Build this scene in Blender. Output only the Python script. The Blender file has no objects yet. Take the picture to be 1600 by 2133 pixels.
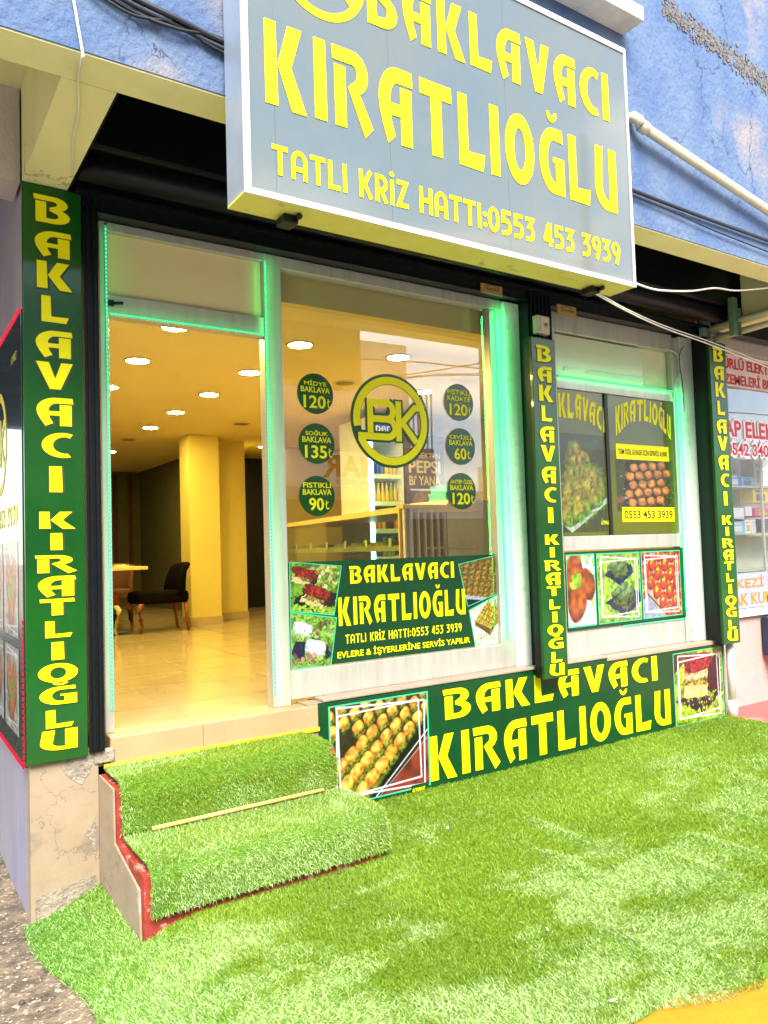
import bpy, bmesh, math, random
import numpy as np
from mathutils import Vector, Matrix

sc = bpy.context.scene
col = sc.collection
random.seed(7)
rng = np.random.default_rng(11)

# ------------------------------------------------------------------ camera
CAM = np.array([0.0, -4.0, 1.53])
F, CX, CY = 1602.0, 800.0, 1066.5
YAW, PIT, ROL = math.radians(33.44765), math.radians(2.6471), math.radians(-1.79175)
_f = np.array([math.sin(YAW)*math.cos(PIT), math.cos(YAW)*math.cos(PIT), math.sin(PIT)])
_r = np.cross(_f, [0, 0, 1]); _r /= np.linalg.norm(_r)
_u = np.cross(_r, _f)
RGT = math.cos(ROL)*_r + math.sin(ROL)*_u
UPV = -math.sin(ROL)*_r + math.cos(ROL)*_u
cam = bpy.data.cameras.new('Camera'); camo = bpy.data.objects.new('Camera', cam); col.objects.link(camo)
cam.sensor_fit = 'HORIZONTAL'; cam.sensor_width = 36.0; cam.lens = F/1600*36
cam.clip_start = 0.05; cam.clip_end = 600
camo.matrix_world = Matrix(((RGT[0], UPV[0], -_f[0], CAM[0]), (RGT[1], UPV[1], -_f[1], CAM[1]),
                            (RGT[2], UPV[2], -_f[2], CAM[2]), (0, 0, 0, 1)))
sc.camera = camo

def ray(u, v):
    return RGT*((u-CX)/F) - UPV*((v-CY)/F) + _f
def PY(u, v, y):            # survey helper: photograph point -> point on the vertical plane y
    d = ray(u, v); return CAM + d*((y-CAM[1])/d[1])
def PZ(u, v, z):            # survey helper: photograph point -> point on the level plane z
    d = ray(u, v); return CAM + d*((z-CAM[2])/d[2])

# ------------------------------------------------------------------ light, sky, exposure
SUN_EL, SUN_AZ = math.radians(49), math.radians(200)     # azimuth clockwise from +y
w = bpy.data.worlds.new('World'); sc.world = w; w.use_nodes = True
nt = w.node_tree; nt.nodes.clear()
wo = nt.nodes.new('ShaderNodeOutputWorld'); bg = nt.nodes.new('ShaderNodeBackground')
sky = nt.nodes.new('ShaderNodeTexSky'); sky.sky_type = 'NISHITA'; sky.sun_disc = False
sky.sun_elevation = SUN_EL; sky.sun_rotation = SUN_AZ; sky.dust_density = 1.5
tc = nt.nodes.new('ShaderNodeTexCoord'); mp = nt.nodes.new('ShaderNodeMapping'); mp.inputs['Scale'].default_value = (1, 1, 2.6)
nz = nt.nodes.new('ShaderNodeTexNoise'); nz.inputs['Scale'].default_value = 2.6; nz.inputs['Detail'].default_value = 7
rp = nt.nodes.new('ShaderNodeValToRGB'); rp.color_ramp.elements[0].position = .50; rp.color_ramp.elements[1].position = .68
mx = nt.nodes.new('ShaderNodeMix'); mx.data_type = 'RGBA'
mx.inputs['B'].default_value = (10.5, 9.6, 8.4, 1)
nt.links.new(tc.outputs['Generated'], mp.inputs['Vector']); nt.links.new(mp.outputs[0], nz.inputs['Vector'])
nt.links.new(nz.outputs['Fac'], rp.inputs[0]); nt.links.new(rp.outputs[0], mx.inputs['Factor'])
nt.links.new(sky.outputs[0], mx.inputs['A']); nt.links.new(mx.outputs['Result'], bg.inputs['Color'])
bg.inputs['Strength'].default_value = 0.14
nt.links.new(bg.outputs[0], wo.inputs[0])
sl = bpy.data.lights.new('Sun', 'SUN'); sl.energy = 2.3; sl.angle = math.radians(32); sl.color = (1, .95, .86)
so = bpy.data.objects.new('Sun', sl); col.objects.link(so)
so.rotation_euler = Vector((-math.sin(SUN_AZ)*math.cos(SUN_EL), -math.cos(SUN_AZ)*math.cos(SUN_EL), -math.sin(SUN_EL))).to_track_quat('-Z', 'Y').to_euler()
so.location = (0, -20, 20)
vs = sc.view_settings; vs.view_transform = 'Standard'; vs.look = 'None'; vs.gamma = 1; vs.exposure = 2.0
sc.cycles.use_denoising = True; sc.cycles.max_bounces = 8; sc.cycles.transparent_max_bounces = 12
sc.cycles.caustics_reflective = False; sc.cycles.caustics_refractive = False; sc.cycles.sample_clamp_indirect = 6

# ------------------------------------------------------------------ materials
_m = {}
def pm(name, c, rough=.6, metal=0, c2=None, sc_=6, lo=.35, hi=.65, bump=0, bs=60, coat=0, spec=.5, c3=None, sc3=2.0, lo3=.55, hi3=.65, stretch=(1, 1, 1), emit=None, es=0, crack=0, coat_rough=.03, det=6):
    """procedural principled material: base colour c broken up with c2 (noise) and c3 (large stains)"""
    if name in _m: return _m[name]
    m = bpy.data.materials.new(name); m.use_nodes = True; _m[name] = m
    t = m.node_tree; b = t.nodes['Principled BSDF']
    b.inputs['Roughness'].default_value = rough; b.inputs['Metallic'].default_value = metal
    b.inputs['Coat Weight'].default_value = coat; b.inputs['Coat Roughness'].default_value = coat_rough
    b.inputs['Specular IOR Level'].default_value = spec
    co = t.nodes.new('ShaderNodeTexCoord'); mpn = t.nodes.new('ShaderNodeMapping'); mpn.inputs['Scale'].default_value = stretch
    t.links.new(co.outputs['Object'], mpn.inputs['Vector'])
    def noise(s, d=6):
        n = t.nodes.new('ShaderNodeTexNoise'); n.inputs['Scale'].default_value = s; n.inputs['Detail'].default_value = d
        n.inputs['Roughness'].default_value = .6
        t.links.new(mpn.outputs[0], n.inputs['Vector']); return n
    def mixer(a, bcol, n, l, h):
        r = t.nodes.new('ShaderNodeMapRange'); r.inputs['From Min'].default_value = l; r.inputs['From Max'].default_value = h
        t.links.new(n.outputs['Fac'], r.inputs['Value'])
        k = t.nodes.new('ShaderNodeMix'); k.data_type = 'RGBA'
        t.links.new(r.outputs[0], k.inputs['Factor'])
        if isinstance(a, tuple): k.inputs['A'].default_value = (*a, 1)
        else: t.links.new(a, k.inputs['A'])
        k.inputs['B'].default_value = (*bcol, 1); return k.outputs['Result']
    src = tuple(c)
    if c2 is None: c2 = tuple(x*.86 for x in c)
    src = mixer(src, c2, noise(sc_, det), lo, hi)
    if c3 is not None: src = mixer(src, c3, noise(sc3, 5), lo3, hi3)
    if crack:
        v = t.nodes.new('ShaderNodeTexVoronoi'); v.feature = 'DISTANCE_TO_EDGE'; v.inputs['Scale'].default_value = crack
        nn = noise(9, 4); ad = t.nodes.new('ShaderNodeVectorMath'); ad.operation = 'MULTIPLY_ADD'
        ad.inputs[1].default_value = (.25, .25, .25); t.links.new(nn.outputs['Color'], ad.inputs[0]); t.links.new(mpn.outputs[0], ad.inputs[2])
        t.links.new(ad.outputs[0], v.inputs['Vector'])
        r = t.nodes.new('ShaderNodeMapRange'); r.inputs['From Min'].default_value = .002; r.inputs['From Max'].default_value = .012
        t.links.new(v.outputs['Distance'], r.inputs['Value'])
        msk = noise(1.7, 3); rr = t.nodes.new('ShaderNodeMapRange'); rr.inputs['From Min'].default_value = .52; rr.inputs['From Max'].default_value = .56
        t.links.new(msk.outputs['Fac'], rr.inputs['Value'])
        iv = t.nodes.new('ShaderNodeMath'); iv.operation = 'SUBTRACT'; iv.inputs[0].default_value = 1; t.links.new(r.outputs[0], iv.inputs[1])
        mu = t.nodes.new('ShaderNodeMath'); mu.operation = 'MULTIPLY'; t.links.new(iv.outputs[0], mu.inputs[0]); t.links.new(rr.outputs[0], mu.inputs[1])
        k = t.nodes.new('ShaderNodeMix'); k.data_type = 'RGBA'; t.links.new(mu.outputs[0], k.inputs['Factor'])
        t.links.new(src, k.inputs['A']); k.inputs['B'].default_value = (c[0]*.55, c[1]*.52, c[2]*.50, 1); src = k.outputs['Result']
    t.links.new(src, b.inputs['Base Color'])
    if bump:
        n = noise(bs, 8); bp = t.nodes.new('ShaderNodeBump'); bp.inputs['Strength'].default_value = bump; bp.inputs['Distance'].default_value = .02
        t.links.new(n.outputs['Fac'], bp.inputs['Height']); t.links.new(bp.outputs[0], b.inputs['Normal'])
    if emit: b.inputs['Emission Color'].default_value = (*emit, 1); b.inputs['Emission Strength'].default_value = es
    return m

def glass(name, tint=(1, 1, 1), refl=1.0, base=.06, rough=.0):
    if name in _m: return _m[name]
    m = bpy.data.materials.new(name); m.use_nodes = True; _m[name] = m
    t = m.node_tree; t.nodes.remove(t.nodes['Principled BSDF']); out = t.nodes['Material Output']
    tr = t.nodes.new('ShaderNodeBsdfTransparent'); tr.inputs[0].default_value = (*tint, 1)
    gl = t.nodes.new('ShaderNodeBsdfGlossy'); gl.inputs['Roughness'].default_value = rough
    fr = t.nodes.new('ShaderNodeFresnel'); ge = t.nodes.new('ShaderNodeNewGeometry')
    io = t.nodes.new('ShaderNodeMath'); io.operation = 'MULTIPLY_ADD'; io.inputs[1].default_value = 1/1.52-1.52; io.inputs[2].default_value = 1.52   # same reflectance from inside the sheet
    t.links.new(ge.outputs['Backfacing'], io.inputs[0]); t.links.new(io.outputs[0], fr.inputs['IOR'])
    co = t.nodes.new('ShaderNodeTexCoord'); n = t.nodes.new('ShaderNodeTexNoise'); n.inputs['Scale'].default_value = 1.3
    t.links.new(co.outputs['Object'], n.inputs['Vector'])
    bp = t.nodes.new('ShaderNodeBump'); bp.inputs['Strength'].default_value = .03; bp.inputs['Distance'].default_value = .02
    t.links.new(n.outputs['Fac'], bp.inputs['Height']); t.links.new(bp.outputs[0], gl.inputs['Normal'])
    ma = t.nodes.new('ShaderNodeMath'); ma.operation = 'MULTIPLY_ADD'; ma.inputs[1].default_value = refl; ma.inputs[2].default_value = base
    t.links.new(fr.outputs[0], ma.inputs[0])
    ms = t.nodes.new('ShaderNodeMixShader'); t.links.new(ma.outputs[0], ms.inputs[0]); t.links.new(tr.outputs[0], ms.inputs[1]); t.links.new(gl.outputs[0], ms.inputs[2])
    t.links.new(ms.outputs[0], out.inputs[0]); return m

def emis(name, c, s):
    if name in _m: return _m[name]
    m = bpy.data.materials.new(name); m.use_nodes = True; _m[name] = m
    t = m.node_tree; t.nodes.remove(t.nodes['Principled BSDF'])
    e = t.nodes.new('ShaderNodeEmission'); e.inputs[0].default_value = (*c, 1); e.inputs[1].default_value = s
    t.links.new(e.outputs[0], t.nodes['Material Output'].inputs[0]); return m

def attrmat(name, rough=.5, coat=0, spec=.5, sub=0, trans=0):
    if name in _m: return _m[name]
    m = bpy.data.materials.new(name); m.use_nodes = True; _m[name] = m
    t = m.node_tree; b = t.nodes['Principled BSDF']; b.inputs['Roughness'].default_value = rough
    b.inputs['Coat Weight'].default_value = coat; b.inputs['Specular IOR Level'].default_value = spec
    a = t.nodes.new('ShaderNodeVertexColor'); a.layer_name = 'Col'
    t.links.new(a.outputs[0], b.inputs['Base Color'])
    if trans:
        tl = t.nodes.new('ShaderNodeBsdfTranslucent'); t.links.new(a.outputs[0], tl.inputs[0])
        ms = t.nodes.new('ShaderNodeMixShader'); ms.inputs[0].default_value = trans
        t.links.new(b.outputs[0], ms.inputs[1]); t.links.new(tl.outputs[0], ms.inputs[2])
        t.links.new(ms.outputs[0], t.nodes['Material Output'].inputs[0])
    return m

BLACK = pm('black_paint', (.006, .008, .009), .35, c2=(.012, .014, .014), sc_=9, spec=.3)
BLACKM = pm('black_steel', (.0025, .004, .005), .4, c2=(.005, .007, .008), sc_=30, spec=.25, bump=.05)
RECESS = pm('recess_black', (.004, .004, .004), .9, c2=(.01, .01, .01), spec=.1)  # black paint, with the recess's shade put into the colour too
ALU = pm('brushed_aluminium', (.54, .53, .48), .38, c2=(.42, .40, .32), c3=(.40, .35, .24), sc3=3.0, lo3=.58, hi3=.80, sc_=3.5, metal=.35, stretch=(6, 6, .6), lo=.3, hi=.8)
ALUW = pm('white_aluminium', (.58, .58, .54), .4, c2=(.46, .44, .36), sc_=14, lo=.5, hi=.75)
GREENP = pm('green_sign_print', (.002, .052, .007), .3, c2=(.006, .092, .005), sc_=1.4, coat=.3, spec=.3, coat_rough=.06)
GREEND = pm('dark_green_print', (.001, .038, .010), .4, c2=(.002, .054, .012), sc_=2.0, coat=.15, spec=.3)
YEL = pm('yellow_print', (.86, .80, .002), .5, c2=(.80, .76, .002), spec=.2)
TEALL = pm('mint_outline_print', (.04, .5, .25), .5)
WHITEP = pm('white_print', (.85, .86, .88), .5)
DKOUT = pm('dark_outline_print', (.02, .05, .012), .5)

# ------------------------------------------------------------------ object helpers
def tag(o, label=None, cat=None, group=None, kind=None):
    if label: o['label'] = label
    if cat: o['category'] = cat
    if group: o['group'] = group
    if kind: o['kind'] = kind
    return o
ROOT = {}
def thing(name, loc, label, cat, group=None, rz=0):
    o = bpy.data.objects.new(name, None); col.objects.link(o); o.location = loc; o.empty_display_size = .1
    o.rotation_euler.z = rz
    ROOT[o.name] = np.array(loc, float)
    return tag(o, label, cat, group)
def origin(parent):
    while parent is not None and parent.parent is not None: parent = parent.parent
    return ROOT.get(parent.name, np.zeros(3)) if parent is not None else np.zeros(3)

class MB:
    """collects shapes (world coordinates) and links them as ONE mesh object"""
    def __init__(s): s.v = []; s.f = []; s.mi = []; s.sm = []; s.cur = 0; s.smooth = False
    def add(s, vs, fs):
        o = len(s.v); s.v += [tuple(map(float, p)) for p in vs]
        for f in fs: s.f.append([i+o for i in f]); s.mi.append(s.cur); s.sm.append(s.smooth)
        return s
    def box(s, x0, x1, y0, y1, z0, z1, bev=0):
        if bev <= 0:
            vs = [(x, y, z) for z in (z0, z1) for y in (y0, y1) for x in (x0, x1)]
            return s.add(vs, [(0, 2, 3, 1), (4, 5, 7, 6), (0, 1, 5, 4), (2, 6, 7, 3), (0, 4, 6, 2), (1, 3, 7, 5)])
        bm = bmesh.new(); bmesh.ops.create_cube(bm, size=1)
        for v in bm.verts: v.co = ((x0+x1)/2+v.co.x*(x1-x0), (y0+y1)/2+v.co.y*(y1-y0), (z0+z1)/2+v.co.z*(z1-z0))
        bmesh.ops.bevel(bm, geom=bm.edges[:], offset=bev, segments=2, affect='EDGES', profile=.5)
        bm.verts.index_update(); vs = [tuple(v.co) for v in bm.verts]; fs = [[v.index for v in f.verts] for f in bm.faces]; bm.free()
        return s.add(vs, fs)
    def obox(s, c, ax, ay, az):     # oriented box: centre and half axes
        c, ax, ay, az = map(np.array, (c, ax, ay, az))
        vs = [c+i*ax+j*ay+k*az for k in (-1, 1) for j in (-1, 1) for i in (-1, 1)]
        return s.add(vs, [(0, 2, 3, 1), (4, 5, 7, 6), (0, 1, 5, 4), (2, 6, 7, 3), (0, 4, 6, 2), (1, 3, 7, 5)])
    def quad(s, a, b, c, d): return s.add([a, b, c, d], [(0, 1, 2, 3)])
    def prism(s, poly, axis, a, b):  # polygon in the other two axes extruded along axis
        n = len(poly); vs = []
        for t in (a, b):
            for p in poly:
                q = list(p); q.insert(axis, t); vs.append(q)
        fs = [list(range(n))[::-1], list(range(n, 2*n))] + [(i, (i+1) % n, n+(i+1) % n, n+i) for i in range(n)]
        return s.add(vs, fs)
    def tube(s, pts, r, n=8, cap=True):
        pts = [np.array(p, float) for p in pts]; k = len(pts); rs = r if hasattr(r, '__len__') else [r]*k
        vs = []; up0 = None
        for i, p in enumerate(pts):
            d = pts[min(i+1, k-1)]-pts[max(i-1, 0)]; d /= np.linalg.norm(d)+1e-12
            if up0 is None: up0 = np.array([0, 0, 1.]) if abs(d[2]) < .9 else np.array([1., 0, 0])
            a = np.cross(d, up0); a /= np.linalg.norm(a)+1e-12; b = np.cross(d, a); up0 = -b if False else up0
            for j in range(n):
                t = 2*math.pi*j/n; vs.append(p+rs[i]*(math.cos(t)*a+math.sin(t)*b))
        fs = [(i*n+j, i*n+(j+1) % n, (i+1)*n+(j+1) % n, (i+1)*n+j) for i in range(k-1) for j in range(n)]
        if cap: fs += [list(range(n))[::-1], [(k-1)*n+j for j in range(n)]]
        sm = s.smooth; s.smooth = True; s.add(vs, fs); s.smooth = sm; return s
    def lathe(s, c, prof, n=16):     # prof: list of (r, z)
        vs = []; k = len(prof)
        for r, z in prof:
            for j in range(n):
                t = 2*math.pi*j/n; vs.append((c[0]+r*math.cos(t), c[1]+r*math.sin(t), c[2]+z))
        fs = [(i*n+j, i*n+(j+1) % n, (i+1)*n+(j+1) % n, (i+1)*n+j) for i in range(k-1) for j in range(n)]
        fs += [list(range(n))[::-1], [(k-1)*n+j for j in range(n)]]
        sm = s.smooth; s.smooth = True; s.add(vs, fs); s.smooth = sm; return s
    def build(s, name, mats, parent=None, label=None, cat=None, group=None, kind=None, loc=None):
        me = bpy.data.meshes.new(name)
        off = origin(parent) if parent is not None else (np.array(loc, float) if loc is not None else np.zeros(3))
        vs = np.array(s.v, float).reshape(-1, 3)-off
        me.from_pydata(vs.tolist(), [], s.f)
        for m in (mats if isinstance(mats, (list, tuple)) else [mats]): me.materials.append(m)
        me.polygons.foreach_set('material_index', s.mi); me.polygons.foreach_set('use_smooth', s.sm)
        me.update()
        o = bpy.data.objects.new(name, me); col.objects.link(o)
        if parent is not None: o.parent = parent
        elif loc is not None: o.location = loc
        return tag(o, label, cat, group, kind)

def copy_tree(o, parent=None, loc=None):
    c = o.copy(); col.objects.link(c)
    if parent is not None: c.parent = parent
    if loc is not None: c.location = loc
    for ch in list(o.children): copy_tree(ch, c)
    return c

# ------------------------------------------------------------------ lettering
def arc(cx, cy, rx, ry, a0, a1, n=10):
    return [(cx+rx*math.cos(math.radians(a0+(a1-a0)*i/n)), cy+ry*math.sin(math.radians(a0+(a1-a0)*i/n))) for i in range(n+1)]
def ring(cx, cy, rx, ry, ix, iy, n=14):   # closed ring as two halves
    return [arc(cx, cy, rx, ry, 90, 270, n)+arc(cx, cy, ix, iy, 270, 90, n), arc(cx, cy, rx, ry, -90, 90, n)+arc(cx, cy, ix, iy, 90, -90, n)]
G = {
 'A': (.80, [[(.78, 1), (.42, 1)]+arc(.42, .55, .42, .45, 90, 180)+[(.02, .40), (.08, .22), (.19, -.02), (.36, .09), (.28, .28)]+arc(.45, .55, .19, .25, 180, 90)+[(.80, .80)],
             [(.50, 0), (.76, 0), (.76, .755), (.50, .755)], [(.265, .36), (.50, .36), (.50, .52), (.262, .52)]]),
 'B': (.78, [[(0, 0), (.24, 0), (.24, .765), (0, .765)],
             [(-.05, 1), (.40, 1)]+arc(.42, .74, .31, .26, 90, -62)+[(.36, .50), (.30, .56)]+arc(.40, .735, .09, .085, -50, 90, 6)+[(-.03, .82)],
             [(.36, .565)]+arc(.42, .28, .36, .28, 62, -90)+[(.24, 0), (.24, .17), (.38, .17)]+arc(.38, .29, .14, .12, -90, 75, 6)+[(.30, .47)]]),
 'K': (.80, [[(0, 0), (.24, 0), (.22, 1), (0, 1)], [(.245, .5), (.45, 1), (.73, 1), (.51, .5), (.80, -.02), (.51, -.02)]]),
 'L': (.68, [[(0, 0), (.62, -.01), (.68, .23), (.24, .21), (.23, 1), (0, 1)]]),
 'V': (.82, [[(0, 1), (.28, 1), (.42, .40), (.56, 1), (.82, 1), (.54, 0), (.30, 0)]]),
 'C': (.70, [arc(.5, .5, .5, .5, 62, 292, 18)+[(.62, .16)]+arc(.56, .5, .30, .33, 280, 85, 14)+[(.66, .78)]]),
 'I': (.25, [[(0, 0), (.25, 0), (.24, 1), (0, 1)]]),
 'T': (.80, [[(.01, .79), (.0, 1), (.79, 1), (.80, .79)], [(.27, 0), (.53, 0), (.53, .79), (.27, .79)]]),
 'R': (.80, [[(0, 0), (.24, 0), (.24, .765), (0, .765)],
             [(-.05, 1), (.38, 1)]+arc(.40, .72, .33, .28, 90, -48)+[(.54, .47), (.82, .08), (.64, -.06), (.29, .52), (.37, .58)]+arc(.39, .71, .10, .11, -60, 90, 6)+[(-.03, .82)]]),
 'O': (.84, ring(.42, .5, .42, .52, .17, .31)),
 'U': (.75, [[(.05, 1), (.30, 1), (.25, .36)]+arc(.46, .36, .21, .19, 180, 265, 6)+[(.50, .16), (.50, 0), (.40, 0)]+arc(.42, .38, .42, .38, 265, 180, 8), [(.50, 0), (.75, 0), (.75, 1), (.50, 1)]]),
 ' ': (.35, []),
}
G['G'] = (.76, [[(.72, 1), (.42, 1)]+arc(.42, .5, .42, .5, 90, 270, 14)+[(.76, 0), (.76, .56), (.42, .56), (.42, .47), (.50, .47), (.50, .18)]+arc(.46, .5, .21, .32, 265, 92, 12)+[(.74, .80)]])
G['Ğ'] = (.76, G['G'][1]+[arc(.42, 1.24, .16, .16, 180, 360, 8)+arc(.42, 1.24, .085, .06, 360, 180, 8)])

def ribbon(pts, w):
    pts = [np.array(p, float) for p in pts]; L = []; Rr = []
    for i, p in enumerate(pts):
        d0 = pts[i]-pts[i-1] if i > 0 else pts[1]-pts[0]
        d1 = pts[i+1]-pts[i] if i < len(pts)-1 else d0
        d0 = d0/np.linalg.norm(d0); d1 = d1/np.linalg.norm(d1)
        n0 = np.array([-d0[1], d0[0]]); n1 = np.array([-d1[1], d1[0]]); m = n0+n1; m /= np.linalg.norm(m)
        k = (w/2)/max(.45, m@n0); L.append(tuple(p+m*k)); Rr.append(tuple(p-m*k))
    return L+Rr[::-1]
W = .165; h = W/2
def dot(x, y, r=.1): return arc(x, y, r, r, 0, 330, 11)
S = {
 'T': (.62, [ribbon([(0, 1-h), (.62, 1-h)], W), ribbon([(.31, 1-W), (.31, 0)], W)]),
 'A': (.66, [ribbon([(h, 0), (h, .6)]+arc(.33, .6, .2475, .3175, 175, 5, 12)+[(.66-h, .6), (.66-h, 0)], W), ribbon([(W, .36), (.66-W, .36)], W*.95)]),
 'L': (.50, [ribbon([(h, 1), (h, h), (.50, h)], W)]),
 'I': (W, [ribbon([(h, 0), (h, 1)], W)]),
 'İ': (W, [ribbon([(h, 0), (h, .93)], W), dot(h, 1.13, .1)]),
 'K': (.60, [ribbon([(h, 0), (h, 1)], W), ribbon([(.52, 1), (W+.07, .5), (.53, 0)], W)]),
 'R': (.58, [ribbon([(h, 0), (h, 1-h), (.28, 1-h)]+arc(.28, .68, .215, .2375, 85, -85, 10)+[(.17, .4425)], W), ribbon([(.30, .36), (.50, 0)], W)]),
 'Z': (.56, [ribbon([(.02, 1-h), (.46, 1-h), (.09, h), (.56, h)], W)]),
 'H': (.64, [ribbon([(h, 0), (h, 1)], W), ribbon([(.64-h, 0), (.64-h, 1)], W), ribbon([(W, .5), (.64-W, .5)], W)]),
 ':': (.2, [dot(.1, .2), dot(.1, .62)]),
 '0': (.64, ring(.32, .5, .32, .51, .32-W, .51-W)),
 '5': (.58, [ribbon([(.54, 1-h), (.13, 1-h), (.11, .56), (.27, .575)]+arc(.27, .33, .225, .245, 80, -85, 10)+[(.02, h)], W)]),
 '3': (.56, [ribbon([(.02, 1-h), (.46, 1-h), (.24, .58)]+arc(.25, .33, .22, .245, 80, -85, 10)+[(.02, h)], W)]),
 '4': (.58, [ribbon([(.42, 0), (.42, 1)], W), ribbon([(.36, .98), (.09, .30)], W), ribbon([(.01, .27), (.58, .27)], W*.95)]),
 '9': (.58, ring(.29, .68, .29, .325, .29-W, .325-W)+[ribbon([(.49, .62), (.47, .45), (.30, 0)], W)]),
 ' ': (.30, []),
}
def frame_of(kind):
    if kind == 'front': return np.array([1., 0, 0]), np.array([0, 0, 1.]), np.array([0, -1., 0])
    if kind == 'left': return np.array([0, -1., 0]), np.array([0, 0, 1.]), np.array([-1., 0, 0])
    if kind == 'back': return np.array([-1., 0, 0]), np.array([0, 0, 1.]), np.array([0, 1., 0])

def put_polys(mb, polys, fn, O, kind='front', depth=.003, lift=0):
    U, V, N = frame_of(kind); O = np.array(O, float)
    for k, poly in enumerate(polys):
        pts = [fn(*p) for p in poly]; n = len(pts); d = depth+.00025*(k % 7)
        a = sum(pts[i][0]*pts[(i+1) % n][1]-pts[(i+1) % n][0]*pts[i][1] for i in range(n))
        if a < 0: pts = pts[::-1]
        vs = [O+U*p[0]+V*p[1]+N*(lift) for p in pts]+[O+U*p[0]+V*p[1]+N*(lift+d) for p in pts]
        mb.add(vs, [list(range(n, 2*n))]+[(i, (i+1) % n, n+(i+1) % n, n+i) for i in range(n)])
def word(mb, txt, font, x0, x1, z0, z1, O, kind='front', gap=.12, depth=.003, lift=0, warp=None, grow=0):
    """lay a word into the rectangle x0..x1, z0..z1 of the plane through O"""
    tot = sum(font[c][0] for c in txt)+gap*(len(txt)-1); sx = (x1-x0)/tot; sy = z1-z0; pen = 0
    for c in txt:
        wd, polys = font[c]
        def fn(px, py, pen=pen):
            u, v = (pen+px)/tot, py
            if warp: return warp(u, v)
            return x0+u*(x1-x0), z0+v*sy
        pp = polys
        if grow: pp = [grow_poly(p, grow) for p in polys]
        put_polys(mb, pp, fn, O, kind, depth, lift); pen += wd+gap
def grow_poly(p, g):
    n = len(p); a = sum(p[i][0]*p[(i+1) % n][1]-p[(i+1) % n][0]*p[i][1] for i in range(n)); s = 1 if a > 0 else -1; out = []
    for i in range(n):
        d0 = np.subtract(p[i], p[i-1]); d1 = np.subtract(p[(i+1) % n], p[i])
        l0, l1 = np.linalg.norm(d0)+1e-9, np.linalg.norm(d1)+1e-9; d0, d1 = d0/l0, d1/l1
        n0 = np.array([d0[1], -d0[0]])*s; n1 = np.array([d1[1], -d1[0]])*s; m = n0+n1; m /= np.linalg.norm(m)+1e-9
        out.append(tuple(np.array(p[i])+m*g/max(.5, m@n0)))
    return out

_dg = None
def sans(mb, txt, x0, x1, z0, z1, O, kind='front', bold=.02, depth=.002, lift=0, warp=None):
    """built-in sans text fitted into a rectangle"""
    cu = bpy.data.curves.new('t', 'FONT'); cu.body = txt; cu.size = 1; cu.offset = .01; cu.resolution_u = 3; cu.align_x = 'CENTER'
    cu.space_line = .9
    ob = bpy.data.objects.new('t', cu); col.objects.link(ob)
    dg = bpy.context.evaluated_depsgraph_get(); me = ob.evaluated_get(dg).to_mesh()
    vs = np.array([v.co[:] for v in me.vertices]); fs = [list(p.vertices) for p in me.polygons]
    ob.evaluated_get(dg).to_mesh_clear(); bpy.data.objects.remove(ob); bpy.data.curves.remove(cu)
    if len(vs) == 0: return
    lo = vs.min(0); hi = vs.max(0); U, V, N = frame_of(kind); O = np.array(O, float)
    u = (vs[:, 0]-lo[0])/(hi[0]-lo[0]); v = (vs[:, 1]-lo[1])/(hi[1]-lo[1])
    if warp:
        uv = np.array([warp(a, b) for a, b in zip(u, v)]); X, Y_ = uv[:, 0], uv[:, 1]
    else: X, Y_ = x0+u*(x1-x0), z0+v*(z1-z0)
    h_ = (z1-z0) if not warp else 0; k = 0
    for du, dv in ([(0, 0)] if bold <= .02 else [(-1, 0), (1, 0), (0, .7), (0, -.7), (0, 0)]):
        e = (bold-.012)*h_*.85*(3 if '\n' in txt else 1)
        P = O+(X+du*e)[:, None]*U+(Y_+dv*e)[:, None]*V+N*(lift+depth+.0001*k); k += 1
        mb.add(P.tolist(), fs)

# ------------------------------------------------------------------ noise fields
def vnoise(x, y, s, seed):
    r = np.random.default_rng(seed); g = r.random((64, 64)); x = np.asarray(x)*s+17.3; y = np.asarray(y)*s+9.1
    xi = np.floor(x).astype(int); yi = np.floor(y).astype(int); fx = x-xi; fy = y-yi
    fx = fx*fx*(3-2*fx); fy = fy*fy*(3-2*fy)
    a = g[xi % 64, yi % 64]; b = g[(xi+1) % 64, yi % 64]; c = g[xi % 64, (yi+1) % 64]; d = g[(xi+1) % 64, (yi+1) % 64]
    return (a*(1-fx)+b*fx)*(1-fy)+(c*(1-fx)+d*fx)*fy
def fbm(x, y, s, seed): return .55*vnoise(x, y, s, seed)+.28*vnoise(x, y, s*2.1, seed+1)+.17*vnoise(x, y, s*4.3, seed+2)

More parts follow.
